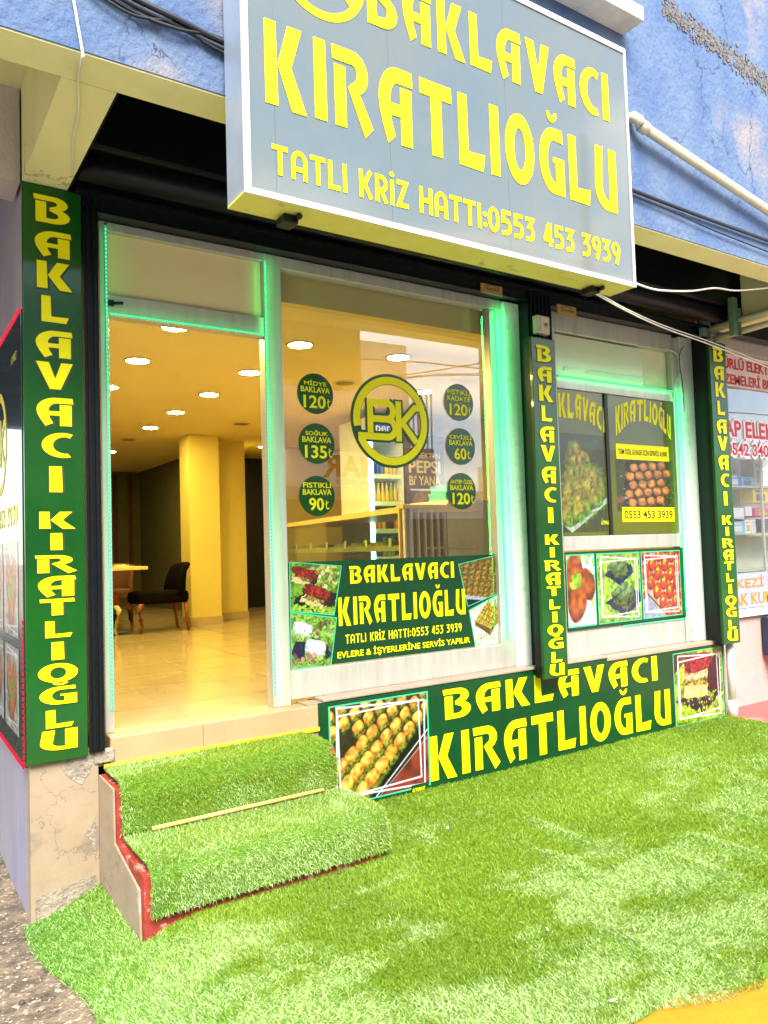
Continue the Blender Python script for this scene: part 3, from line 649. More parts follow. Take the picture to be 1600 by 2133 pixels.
def mat_step(name, yb, yf, zt, zb, x0, x1, seed, label, pale0):
    """turf mat: tread from yb to the rounded nose at yf, then hanging down to zb, wrapped round its right end"""
    R = .085; base = MB(); prof = [(yb, zt)]+[(yf+R-R*math.sin(a), zt-R+R*math.cos(a)) for a in np.linspace(0, math.pi/2, 6)]+[(yf-.004, zb)]
    xs_ = np.concatenate([np.linspace(x0, x1-.09, 12), x1-.09+.09*np.sin(np.linspace(.2, math.pi/2, 6))])
    sag = lambda x: np.where(x > x1-.09, (1-np.sqrt(np.clip(1-((x-x1+.09)/.09)**2, 0, 1)))*.09, 0)
    for x in xs_:
        g = float(sag(x))
        for yy, zz in prof: base.v.append((x, yy+g*.9 if yy < yb-.05 else yy, zz-g*(1 if zz > zb+.06 else 0)))
    m = len(prof)
    for i in range(len(xs_)-1):
        for j in range(m-1): base.f.append([i*m+j, i*m+j+1, (i+1)*m+j+1, (i+1)*m+j]); base.mi.append(0); base.sm.append(True)
    # right end cap
    o = len(base.v); i = len(xs_)-1; base.v.append((x1, yb, zb)); base.f.append([i*m+j for j in range(m)]+[o]); base.mi.append(0); base.sm.append(False)
    base.quad((x0, yb, zt-.012), (x0, yb, zt-.001), (x0, yf+R, zt-.001), (x0, yf+R, zt-.012))
    lens = np.array([yb-yf-R, R*math.pi/2, zt-R-zb]); tot = lens.sum(); n = int(tot*(x1-x0)*40000)
    x = rng.uniform(x0-.006, x1, n); s = rng.random(n)*tot; Py = np.empty(n); Pz = np.empty(n); Ny = np.zeros(n); Nz = np.zeros(n)
    a = s < lens[0]; Py[a] = yb-s[a]; Pz[a] = zt; Nz[a] = 1
    b = (s >= lens[0]) & (s < lens[0]+lens[1]); t = (s[b]-lens[0])/R; Py[b] = yf+R-R*np.sin(t); Pz[b] = zt-R+R*np.cos(t); Ny[b] = -np.sin(t); Nz[b] = np.cos(t)
    c = s >= lens[0]+lens[1]; Py[c] = yf-.002; Pz[c] = zt-R-(s[c]-lens[0]-lens[1]); Ny[c] = -1; Nz[c] = .1
    edge = x0+.035*vnoise(Pz+Py, Pz*0+seed, 14, 8)-.03; kk = x > edge
    g = sag(x); Pz = Pz-g*(a | b); Py = Py+g*.9*(c | b); Nx = np.clip((x-x1+.09)/.09, 0, 1)
    P = np.stack([x, Py, Pz], 1)[kk]; N = np.stack([Nx, Ny, Nz], 1)[kk]; N /= np.linalg.norm(N, axis=1)[:, None]
    # end cap blades
    ne = int((yb-yf)*(zt-zb)*26000); P2 = np.stack([np.full(ne, x1-.004), rng.uniform(yf+.07, yb, ne), rng.uniform(zb, zt-.09, ne)], 1); N2 = np.tile([[1., 0, .1]], (ne, 1))
    P = np.concatenate([P, P2]); N = np.concatenate([N, N2]); n = len(P)
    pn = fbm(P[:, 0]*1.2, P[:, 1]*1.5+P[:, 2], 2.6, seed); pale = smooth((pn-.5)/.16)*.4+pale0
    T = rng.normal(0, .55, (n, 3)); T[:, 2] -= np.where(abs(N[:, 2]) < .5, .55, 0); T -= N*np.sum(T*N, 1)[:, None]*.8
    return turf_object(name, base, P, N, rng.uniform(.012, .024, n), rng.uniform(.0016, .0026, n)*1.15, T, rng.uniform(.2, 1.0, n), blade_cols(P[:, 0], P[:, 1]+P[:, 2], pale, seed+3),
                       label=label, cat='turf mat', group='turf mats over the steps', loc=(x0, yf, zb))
mat_step('turf_mat', -.035, -.345, .492, .262, .932, 2.09, 201, 'darker green turf mat wrapped over the upper entrance step', 0.05)
mat_step('turf_mat', -.345, -.765, .247, .045, .938, 2.145, 301, 'lighter green turf mat wrapped over the lower entrance step', .30)
mb = MB(); a, b = np.array([1.06, -.372, .268]), np.array([1.96, -.372, .268])
mb.tube([a, b], .010, 8); mb.cur = 1; mb.tube([a+(b-a)*.80, a+(b-a)*.815], .0125, 8)
mb.build('wooden_cane', [pm('bamboo', (.72, .50, .14), .5, c2=(.62, .40, .10), sc_=8), pm('bamboo_joint', (.5, .33, .1), .6)], label='thin pale cane lying at the back of the lower step', cat='cane', loc=(1.06, -.372, .268))
mb = MB(); mb.box(.93, 2.13, -.034, -.0225, .487, .508)
mb.build('edge_strip', pm('yellow_tape', (.75, .52, .02), .5), label='thin yellow strip along the back of the upper step turf', cat='edge strip')

# ================================================================== THE SHOP BUILDING
FZ = .632
B = thing('shop_building', (3, 5, 0), 'blue rendered building with the pastry shop on its ground floor and overhanging upper storey', 'building')
BLUE = pm('blue_lilac_render', (.072, .122, .245), .9, c2=(.135, .185, .27), sc_=4.5, lo=.30, hi=.70, c3=(.25, .225, .23), sc3=1.3, lo3=.54, hi3=.68, bump=.8, bs=34, stretch=(1, 1, .7), crack=1.8, spec=.15)
CREAM = pm('cream_soffit', (.76, .74, .38), .85, c2=(.70, .67, .36), sc_=3, c3=(.45, .38, .22), sc3=6, lo3=.66, hi3=.72, bump=.12, bs=20, crack=1.2)  # cream paint, with the turf bounce and LED tint put into its colour
BEIGE = pm('beige_render', (.56, .50, .46), .85, c2=(.48, .43, .42), sc_=4, bump=.3, bs=30)
mb = MB(); mb.box(-8, 14, -1.17, -1.02, 3.362, 9); mb.box(-8, 14, -1.02, 11, 3.84, 9); mb.build('upper_wall', BLUE, B)
mb = MB(); mb.box(-8, 14, -1.164, -.985, 3.355, 3.3615); mb.box(-8, 14, -1.0199, -.985, 3.3615, 3.838); mb.box(-8, .79, -.985, 0.25, 3.826, 3.8385); mb.build('soffit', CREAM, B)
mb = MB(); mb.box(-8, .583, -.0, .24, 3.36, 3.825); mb.build('side_beam', BEIGE, B)
for x0, x1 in ((.585, .79), (6.09, 6.30)):
    mb = MB(); mb.box(x0, x1, -.984, -.04, 3.35, 3.825); mb.build('bracket_beam', CREAM, B)
mb = MB(); mb.box(.792, 6.088, -.984, .3, 3.8205, 3.8375); mb.box(.792, .80, -.984, -.02, 3.352, 3.82); mb.box(6.08, 6.088, -.35, -.02, 3.352, 3.82); mb.box(.80, 6.08, -.984, -.976, 3.39, 3.82)
mb.build('recess_lining', RECESS, B)
mb = MB(); mb.box(.802, 6.07, -.30, -.03, 3.47, 3.80, .02); mb.tube([(.81, -.20, 3.42), (6.06, -.20, 3.42)], .075, 14)
for k in range(5): mb.box(.80+1.3*k, .805+1.3*k, -.31, -.02, 3.40, 3.80)
mb.build('shutter_box', BLACKM, B)
mb = MB(); mb.box(.80, 6.08, -.03, .07, 3.285, 3.38); mb.box(.82, 6.05, -.10, -.032, 3.335, 3.352); mb.box(.80, 6.08, -.045, .0, 3.27, 3.284); mb.build('lintel', BLACKM, B)
LIL = pm('lilac_side_render', (.26, .24, .33), .85, c2=(.32, .30, .33), sc_=2.0, c3=(.20, .20, .34), sc3=1.2, bump=.3, bs=30, stretch=(1, 1, .35))
mb = MB(); mb.box(.60, .70, -.012, 10.3, -.4, 3.825); mb.build('side_wall', LIL, B)
mb = MB(); mb.box(.5965, .905, -.0199, .07, -.4, .60)
mb.build('pillar_base', [pm('cracked_cream_tile', (.34, .26, .175), .5, c2=(.30, .23, .15), sc_=5, c3=(.23, .185, .14), sc3=3.4, lo3=.60, hi3=.66, crack=4.0, bump=.12, bs=30)], B)
mb = MB(); mb.box(.885, .985, -.030, -.005, .515, .585, .008); mb.build('broken_mortar', pm('grey_mortar', (.36, .30, .23), .95, c2=(.22, .18, .14), sc_=22, bump=.9, bs=40), B)
def flat_poly(pts, y): return [tuple(PY(u, v, y)) for u, v in pts]
mort = _m['grey_mortar']
for nm, pts in (('broken_base', [(74, 1872), (95, 1862), (118, 1852), (141, 1846), (168, 1832), (200, 1822), (202, 1850), (120, 1905), (74, 1935)]), ('broken_corner', [(199, 1700), (193, 1716), (184, 1730), (177, 1738), (184, 1746), (191, 1752), (196, 1770), (200, 1800)]), ('broken_top', [(66, 1592), (128, 1588), (130, 1600), (137, 1614), (150, 1624), (163, 1632), (172, 1634), (178, 1620), (186, 1612), (192, 1588), (205, 1585), (203, 1560), (66, 1575)])):
    mb = MB(); P_ = flat_poly(pts, -.0225); Q_ = [(p[0], -.0195, p[2]) for p in P_]; n_ = len(P_); mb.add(Q_+P_, [list(range(n_, 2*n_))]+[(i, (i+1) % n_, n_+(i+1) % n_, n_+i) for i in range(n_)]); mb.build(nm, mort, B)
# shutter guide pillars
def pillar(x0, x1, zb):
    mb = MB(); mb.box(x0, x1, -.045, .075, zb, 3.36)
    for k in np.linspace(x0+.02, x1-.02, max(2, int((x1-x0)/.035))): mb.box(k-.006, k+.006, -.058, -.045, zb, 3.33)
    return mb.build('shutter_guide', BLACKM, B)
pillar(.862, .932, .58); pillar(3.905, 4.14, .60); pillar(5.957, 6.10, .62)
# front threshold, sill, floor, interior shell
TILE = pm('cream_floor_tile', (.46, .35, .19), .18, c2=(.36, .27, .13), sc_=1.6, coat=.3, coat_rough=.1)
JOINT = pm('tile_joint', (.22, .17, .12), .8)
mb = MB(); mb.box(.965, 2.16, -.02, .175, .50, FZ, .006); mb.build('threshold', pm('cream_step_tile', (.40, .285, .15), .35, c2=(.36, .25, .13), sc_=5, c3=(.34, .25, .17), sc3=8, lo3=.66, hi3=.70), B)
mb = MB()
for xx in (1.44,): mb.box(xx-.002, xx+.002, -.0215, .176, .505, FZ+.0006)
mb.build('tile_seam', JOINT, B)
mb = MB(); mb.box(2.16, 4.6, -.03, .09, FZ+.012, .662, .004); mb.box(4.6, 6.12, -.03, .09, FZ-.012, .650, .004); mb.build('window_sill', pm('marble_sill', (.38, .30, .22), .45, c2=(.31, .24, .18), sc_=6, c3=(.45, .35, .3), sc3=12, lo3=.63, hi3=.68), B)
mb = MB(); mb.box(2.06, 6.10, -.018, .10, -.3, FZ+.011); mb.build('stall_riser', PLAST, B)
mb = MB(); mb.box(.70, 6.1, .176, 10.3, .45, FZ-.001); mb.build('shop_floor', TILE, B)
mb = MB()
for xx in np.arange(1.44-.6, 6, .6): mb.box(xx-.0015, xx+.0015, .177, 10.2, FZ-.002, FZ+.0006)
for yy in np.arange(.62, 10.2, .6): mb.box(.71, 6.09, yy-.0015, yy+.0015, FZ-.002, FZ+.0005)
mb.build('floor_joint', JOINT, B)
CEIL = pm('ceiling_paint', (.76, .64, .30), .7, c2=(.73, .61, .28), sc_=1.5)
mb = MB(); mb.box(.70, 6.1, .19, 10.3, 3.05, 3.31); mb.build('shop_ceiling', CEIL, B)
WPAINT = pm('shop_wall_paint', (.66, .52, .13), .75, c2=(.62, .49, .12), sc_=2)
DARKW = pm('dark_doorway', (.010, .008, .006), .9)  # near-black wall colour stands in for the unlit doorway's darkness
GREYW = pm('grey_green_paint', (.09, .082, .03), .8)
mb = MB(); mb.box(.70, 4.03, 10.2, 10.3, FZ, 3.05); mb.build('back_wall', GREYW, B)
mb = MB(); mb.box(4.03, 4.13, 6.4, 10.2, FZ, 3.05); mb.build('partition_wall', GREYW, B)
mb = MB()
for u0, u1 in ((237, 245), (268, 277)):
    a, b = PZ(u0, 1275, FZ), PZ(u1, 1275, FZ); k = 14.19
    xa, xb = ray(u0, 1100)/ray(u0, 1100)[1]*k, ray(u1, 1100)/ray(u1, 1100)[1]*k
    mb.box(xa[0], xb[0], 10.18, 10.198, 1.1, 3.0)
mb.build('wall_stripe', pm('dark_red_stripe', (.07, .012, .01), .7), B)
mb = MB(); mb.box(4.13, 6.1, 7.6, 7.7, FZ, 3.05); mb.build('dark_doorway_wall', DARKW, B)
mb = MB(); mb.box(4.95, 6.1, 6.2, 6.3, FZ, 3.05); mb.build('kitchen_wall', WPAINT, B)
mb = MB(); mb.box(6.1, 6.2, .17, 10.3, -.2, 3.82); mb.build('party_wall', WPAINT, B)
for (x0, x1, y0, y1) in ((3.30, 3.70, 5.45, 5.80), (3.701, 4.23, 5.85, 6.40)):
    mb = MB(); mb.box(x0, x1, y0, y1, FZ, 3.05); c_ = mb.build('column', WPAINT, B)
    mb = MB(); mb.box(x0-.012, x1+.012, y0-.012, y1, FZ, FZ+.09); mb.build('skirting', TILE, c_)
# upper window ledge
mb = MB(); a = PY(1240, 0, -1.25); b = PY(1335, 18, -1.30)
mb.box(a[0]-2.0, b[0], -1.32, -1.171, b[2]-.085, b[2], .006); mb.build('window_ledge', pm('pale_ledge', (.66, .62, .52), .7, c2=(.5, .46, .38), sc_=7), B)
# repaired strip of rough mortar on the blue wall
mb = MB(); n_ = 60; e0, e1 = PY(1385, 12, -1.18), PY(1640, 205, -1.18)
for i in range(1300):
    t = random.random(); p = e0+(e1-e0)*t; dz = random.gauss(0, .034); s_ = random.uniform(.003, .009)
    mb.obox((p[0]+random.uniform(-.02, .02), -1.167-.004*random.random(), p[2]+dz), (s_*random.uniform(.7, 1.6), 0, s_*.4), (0, .006, 0), (-s_*.4, 0, s_))
mb.build('rough_mortar_strip', pm('rough_mortar', (.20, .17, .14), .95, c2=(.10, .10, .11), sc_=30, c3=(.13, .18, .27), sc3=9, bump=.8, bs=60), B)

# ------------------------------------------------------------------ aluminium door and window frames
GL = glass('shop_glass', (.97, .98, .95), refl=1.45, base=.045)
YF, YB = .08, .16
def frame(parts, name='window_frame', par=None, mat=None, y0=YF, y1=YB):
    mb = MB()
    for (x0, x1, z0, z1) in parts: mb.box(x0, x1, y0, y1, z0, z1, .004)
    return mb.build(name, mat or ALU, par or B)
df = frame([(.966, 1.012, FZ, 3.285), (.992, 1.896, 3.235, 3.284), (.992, 1.896, 2.785, 2.90)], 'door_frame')
mb = MB(); mb.box(.99, 1.898, .115, .121, 2.90, 3.236); mb.build('transom_panel', pm('beige_transom', (.82, .68, .36), .35, c2=(.78, .64, .33), sc_=2, coat=.3), df)  # opaque panel in place of glass, lit ceiling's tone put into its colour
mb = MB(); mb.tube([(1.03, .07, 2.85), (1.08, .05, 2.852)], .008, 6); mb.box(1.005, 1.035, .065, .08, 2.835, 2.865); mb.build('door_catch', BLACK, df)
f1 = frame([(1.896, 2.010, FZ, 3.285), (2.010, 3.93, 3.212, 3.284), (2.010, 3.645, .662, .828), (3.645, 3.76, .662, 3.212)])
mb = MB(); mb.box(3.76, 3.905, .05, .16, .662, 3.27, .004); mb.build('side_jamb', ALUW, f1)
mb = MB(); mb.box(2.008, 3.647, .118, .124, .826, 3.214); mb.build('pane', GL, f1)
f2 = frame([(4.16, 4.30, .652, 3.284), (4.30, 5.72, .652, .875), (4.30, 5.72, 1.46, 1.572), (4.30, 5.72, 2.70, 2.80), (5.705, 5.78, .652, 3.26), (4.30, 5.72, 3.135, 3.284)])
mb = MB(); mb.box(5.78, 5.956, .05, .16, .652, 3.27, .004); mb.build('side_jamb', ALUW, f2)
xm = PY(1265, 960, .1)[0]
mb = MB(); mb.box(xm-.018, xm+.018, .085, .13, 1.572, 2.70); mb.build('slider_post', BLACK, f2)
mb = MB(); mb.box(4.30, 5.70, .135, .145, 2.80, 3.135); mb.build('infill_board', pm('beige_board', (.74, .66, .44), .6), f2)
mb = MB(); xs2 = PY(1335, 700, .1)[0]; mb.box(4.30, xs2, .10, .106, 2.80, 3.12); mb.build('frosted_pane', pm('frosted_film', (.58, .64, .44), .35, c2=(.62, .62, .38), sc_=1.5, coat=.5, coat_rough=.15), f2)
mb = MB(); a = PY(1172, 782, .095); b = PY(1200, 768, .095)
pts = [PY(1217, 776, .094), PY(1338, 797, .094), PY(1340, 787, .094), PY(1232, 772, .094)]; mb.quad(*pts); pts = [PY(1175, 772, .094), PY(1187, 770, .094), PY(1200, 767, .094), PY(1176, 763, .094)]; mb.quad(*pts)
mb.build('torn_label', pm('pale_tape', (.60, .68, .62), .6), f2)
mb = MB(); mb.box(4.30, 5.70, .13, .14, 1.572, 2.70); mb.build('backing_pane', BLACK, f2)

# ================================================================== SIGNS
# --- big lightbox
yF = -1.36
sg = thing('lightbox_sign', (2.28, -1.20, 2.89), 'large lightbox sign with yellow lettering on a grey green face above the shop', 'sign')
sx0, sx1, sz0, sz1 = 1.158, 3.405, 2.885, 4.19
mb = MB(); mb.box(sx0, sx0+.012, yF, -1.195, sz0+.012, sz1); mb.box(sx1-.012, sx1, yF, -1.195, sz0+.012, sz1); mb.box(sx0, sx1, yF, -1.195, sz1, sz1+.012)
mb.box(sx0+.012, sx1-.012, -1.215, -1.195, sz0+.012, sz1)
mb.build('cabinet', pm('sign_cabinet', (.42, .50, .60), .4, metal=.4, c2=(.36, .42, .5), sc_=4), sg)
mb = MB(); mb.box(sx0, sx1, yF, -1.195, sz0, sz0+.0118)
for xx in np.linspace(sx0+.1, sx1-.1, 7):
    for yy in (-1.34, -1.22): mb.tube([(xx+.03*math.sin(xx*9), yy, sz0-.002), (xx+.03*math.sin(xx*9), yy, sz0+.002)], .005, 6)
mb.build('underside_sheet', pm('dull_sheet_metal', (.62, .62, .14), .5, c2=(.56, .55, .12), sc_=5, c3=(.33, .28, .14), sc3=9, lo3=.62, hi3=.70), sg)
tw = .026
mb = MB(); mb.box(sx0-.002, sx0+tw, yF-.010, yF-.0005, sz0-.002, sz1+.012); mb.box(sx1-tw*.55, sx1+.002, yF-.010, yF-.0005, sz0-.002, sz1+.012); mb.box(sx0+tw, sx1-tw*.55, yF-.0105, yF-.0005, sz0-.002, sz0+.022); mb.box(sx0+tw, sx1-tw*.55, yF-.0105, yF-.0005, sz1-.016, sz1+.012)
mb.build('frame_trim', pm('white_trim', (.60, .57, .57), .4, c2=(.46, .40, .35), sc_=11, lo=.5, hi=.75), sg)
mb = MB(); mb.box(sx0+.02, sx1-.015, yF-.004, yF, sz0+.02, sz1-.004)
mb.build('face', pm('sign_face_film', (.07, .105, .105), .2, c2=(.12, .12, .085), sc_=1.0, coat=1, coat_rough=.05, spec=.6), sg)
for us in (573, 812, 1055):
    p = PY(us, 300, yF); mb = MB(); mb.box(p[0]-.0006, p[0]+.0006, yF-.0043, yF-.0039, sz0+.03, sz1-.01); mb.build('face_seam', pm('seam_grey', (.045, .065, .065), .4), sg)
O = (0, yF-.0044, 0)
def rect(a, b, y):   # two photo corners (bottom-left, top-right) on plane y -> x0,x1,z0,z1
    A, Bq = PY(*a, y), PY(*b, y); return A[0], Bq[0], A[2], Bq[2]
k0 = PY(556, 213, yF); k1 = PY(1280, 322, yF)
mb = MB(); word(mb, 'KIRATLIOĞLU', G, k0[0]-.008, PY(1283, 400, yF)[0], k0[2]-.004, PY(548, 38, yF)[2], O, gap=.17)
mb.build('name_lettering', YEL, sg); mb = MB()
b0 = PY(1268, 255, yF); word(mb, 'BAKLAVACI', G, PY(768, 30, yF)[0]-.01, b0[0], b0[2], PY(1268, 160, yF)[2], O, gap=.17)
mb.build('name_lettering', YEL, sg)
t0 = PY(585, 363, yF); t1 = PY(1288, 556, yF)
mb = MB(); xm_ = PY(1012, 450, yF)[0]
word(mb, '0553 453 3939', S, xm_+.008, PY(1290, 535, yF)[0], (t0[2]+t1[2])/2, (PY(565, 291, yF)[2]+PY(1290, 515, yF)[2])/2, O, gap=.13); mb.build('phone_lettering', YEL, sg); mb = MB()
word(mb, 'TATLI KRİZ HATTI:', S, PY(565, 300, yF)[0], xm_, (t0[2]+t1[2])/2, (PY(565, 291, yF)[2]+PY(1290, 515, yF)[2])/2, O, gap=.13)
mb.build('phone_lettering', YEL, sg)
def logo(mb, cx, cz, r, O, kind='front', depth=.002, lift=0):
    """ring with the letters B and K, gap in the ring at right"""
    f = lambda px, py: (cx+px*r, cz+py*r*1.0)
    put_polys(mb, [arc(0, 0, 1, 1, 22, 190, 26)+arc(0, 0, .83, .83, 190, 22, 26), arc(0, 0, 1, 1, 207, 378, 26)+arc(0, 0, .83, .83, 378, 207, 26)], f, O, kind, depth, lift)
    w_ = .15; P_ = [ribbon([(-.88, -.37), (-.10, -.37)]+arc(-.10, -.17, .20, .20, -90, 90, 8)+[(-.50, .03)], w_), ribbon([(-.56, -.29), (-.56, .40), (-.12, .40)]+arc(-.12, .215, .17, .185, 90, -70, 8), w_),
                    ribbon([(.20, .46), (.20, -.45)], w_), ribbon([(.93, .34), (.66, .34), (.30, -.02), (.68, -.46)], w_*.95)]
    put_polys(mb, P_, f, O, kind, depth, lift)
cc = PY(665, -62, yF); r_ = abs(PY(665, 40, yF)[2]-cc[2])
mb = MB(); logo(mb, cc[0]+.005, cc[2], r_, O); mb.build('logo_emblem', YEL, sg)
for xx in (PY(595, 462, -1.22)[0], PY(1225, 612, -1.22)[0]):
    mb = MB(); mb.box(xx-.035, xx+.03, -1.28, -1.20, sz0-.035, sz0-.001, .006); mb.tube([(xx+.02, -1.285, sz0-.015), (xx+.02, -1.31, sz0-.015)], .012, 8)
    mb.build('fixing_clamp', BLACKM, sg)

# --- three vertical name panels
FR1 = [('B', .018, .066, .58, 0), ('A', .080, .126, .62, 0), ('K', .135, .183, .60, .02), ('L', .196, .242, .46, .02), ('A', .257, .304, .62, .0), ('V', .313, .360, .62, .0), ('A', .375, .424, .62, .0), ('C', .436, .480, .50, .02), ('I', .495, .540, .22, .0),
       ('K', .574, .603, .60, .02), ('I', .611, .640, .20, .0), ('R', .649, .679, .64, .0), ('A', .685, .720, .63, 0), ('T', .724, .752, .58, 0), ('L', .762, .790, .45, .02), ('I', .798, .828, .21, 0), ('O', .835, .866, .66, 0), ('Ğ', .874, .904, .62, 0), ('L', .913, .943, .46, .02), ('U', .947, .981, .62, 0)]
def vpanel(x0, x1, z0, z1, y, label, top=.0, bot=1.0, back=-.05):
    t = thing('vertical_sign', ((x0+x1)/2, y, z0), label, 'sign', 'vertical shop name panels')
    mb = MB(); mb.box(x0, x1, y, min(back, y+.024), z0, z1, .003); mb.build('panel', GREENP, t)
    if back > y+.03: mb = MB(); mb.box(x0+.004, x1-.004, y+.0245, back, z0+.004, z1-.002); mb.build('backing_box', BLACKM, t)
    H = z1-z0; cx = (x0+x1)/2+.012*(x1-x0); wd = x1-x0
    for part in (FR1[:9], FR1[9:]):
        mb = MB(); me_ = MB()
        for c, a, b, wf, dx in part:
            a = top+(bot-top)*a; b = top+(bot-top)*b; u = cx+dx*wd
            word(mb, c, G, u-wf*wd/2, u+wf*wd/2, z1-b*H, z1-a*H, (0, y-.0005, 0), depth=.004)
            word(me_, c, G, u-wf*wd/2+.003, u+wf*wd/2+.003, z1-b*H-.003, z1-a*H-.003, (0, y-.0003, 0), depth=.0015, grow=.035)
        o = mb.build('lettering', YEL, t); me_.build('letter_edge', DKOUT, o)
vpanel(.582, .852, .568, 3.345, -.05, 'tall green name panel on the corner pillar left of the doorway', back=-.0285)
a, b = PY(1106, 700, -.15), PY(1185, 1408, -.15); vpanel(a[0], b[0]-.003, b[2], a[2], -.15, 'green name panel between the two shop windows, hanging over the low board', .005, 1.012, back=-.06)
a, b = PY(1478, 712, -.15), PY(1543, 1338, -.15); vpanel(a[0]-.01, b[0], b[2], a[2]+.01, -.15, 'green name panel farthest from the doorway, beside the neighbouring shop', .0, 1.01, back=-.06)

# --- low board under the windows
yb = -.022
lb = thing('low_sign_board', (4.1, yb, 0), 'low green board with the shop name in big yellow letters between two pastry photos', 'sign')
bz1 = .642
mb = MB(); mb.box(2.128, 6.075, yb, -.0185, -.02, bz1, .0015); mb.build('panel', GREEND, lb)
O = (0, yb-.0006, 0)
mb = MB(); word(mb, 'BAKLAVACI', G, PY(926, 1460, yb)[0], PY(1369, 1395, yb)[0], (PY(930, 1494, yb)[2]+PY(1369, 1421, yb)[2])/2, (PY(925, 1432, yb)[2]+PY(1368, 1370, yb)[2])/2, O, gap=.17, depth=.002)
mb.build('lettering', YEL, lb); mb = MB(); word(mb, 'KIRATLIOĞLU', G, PY(896, 1580, yb)[0], PY(1396, 1470, yb)[0], (PY(903, 1627, yb)[2]+PY(1395, 1508, yb)[2])/2, (PY(895, 1533, yb)[2]+PY(1393, 1437, yb)[2])/2, O, gap=.17, depth=.002)
mb.build('lettering', YEL, lb)
def picture(p, parent, BL, BR, TR, TL, y, border=.008, bmat=None, name='photo_print'):
    c = [np.array((q[0], y, q[1])) for q in (BL, BR, TR, TL)]
    o = p.mesh(name, PRINT, parent, c)
    if border:
        mb = MB(); m = sum(c)/4
        for i in range(4):
            a, b = c[i], c[(i+1) % 4]; out = lambda q: q+(q-m)/np.linalg.norm(q-m)*border*1.6
            A, Bq = out(a), out(b); yy = np.array((0, -.0006, 0)); mb.quad(a+yy, b+yy, Bq+yy, A+yy)
        mb.build('photo_border', bmat or TEALL, o)
    return o
yp = yb-.0012
picture(pic_tray(.7, .56), lb, (2.205, .035), (2.905, .035), (2.905, .605), (2.205, .605), yp, .009)
picture(pic_cake(.66, .56), lb, (5.395, .012), (6.05, .012), (6.05, .588), (5.395, .588), yp, .007)
a = PY(858, 1668, yp-.001); b = PY(893, 1628, yp-.001)
mb = MB(); mb.box(a[0], b[0], yp-.002, yp-.0012, a[2], b[2]); mb.build('printer_mark_patch', GREEND, lb)
mb = MB(); sans(mb, 'ALTINPALET', a[0]+.005, b[0]-.03, a[2]+.05, b[2]-.02, (0, yp-.0025, 0), bold=.03); sans(mb, 'REKLAM', a[0]+.01, b[0]-.04, a[2]+.015, a[2]+.04, (0, yp-.0025, 0)); mb.build('printer_mark', YEL, lb)

# --- board stuck on the inside of the big window
yw = .112
wp = thing('window_poster', (2.83, yw, .82), 'green shop name poster with four pastry photos along the bottom of the big window', 'poster')
px0, px1, pz0, pz1 = 2.012, 3.643, .832, 1.458
mb = MB(); mb.box(px0, px1, yw, yw+.003, pz0, pz1); mb.build('panel', GREEND, wp)
def pw(u, v): q = PY(u, v, yw); return (q[0], q[2])
def rw(mb, font, txt, uvs, gap=.15):      # four photo points BL, BR, TR, TL averaged to a level rectangle
    q = [pw(*p) for p in uvs]
    word(mb, txt, font, (q[0][0]+q[3][0])/2, (q[1][0]+q[2][0])/2, (q[0][1]+q[1][1])/2, (q[2][1]+q[3][1])/2, (0, yw-.0006, 0), gap=gap, depth=.0012)
mb = MB(); rw(mb, G, 'BAKLAVACI', ((730, 1216), (946, 1203), (945, 1169), (728, 1180)))
mb.build('lettering', YEL, wp); mb = MB(); rw(mb, G, 'KIRATLIOĞLU', ((706, 1302), (970, 1281), (968, 1228), (704, 1243)), .17); mb.build('lettering', YEL, wp); mb = MB()
rw(mb, S, 'TATLI KRİZ HATTI:0553 453 3939', ((720, 1341), (962, 1315), (961, 1298), (719, 1322)), .16)
mb.build('lettering', YEL, wp); mb = MB()
q = [pw(*p) for p in ((703, 1372), (979, 1338), (978, 1322), (702, 1355))]
sans(mb, 'EVLERE & İŞYERLERİNE SERVİS YAPILIR', q[0][0], q[1][0], (q[0][1]+q[1][1])/2-.01, (q[2][1]+q[3][1])/2, (0, yw-.0006, 0), bold=.03)
mb.build('lettering', YEL, wp)
yq = yw-.0008
picture(pic_red(.4, .36), wp, pw(606, 1272), pw(695, 1280), pw(710, 1180), pw(604, 1172), yq, .006)
picture(pic_white(.36, .38), wp, pw(608, 1392), pw(688, 1386), pw(700, 1288), pw(606, 1277), yq, .006)
picture(pic_rolls(.4, .36), wp, pw(975, 1262), pw(1043, 1232), pw(1039, 1156), pw(956, 1176), yq, .006)
picture(pic_diamond(.36, .3), wp, pw(991, 1347), pw(1046, 1340), pw(1043, 1236), pw(978, 1272), yq, .006)

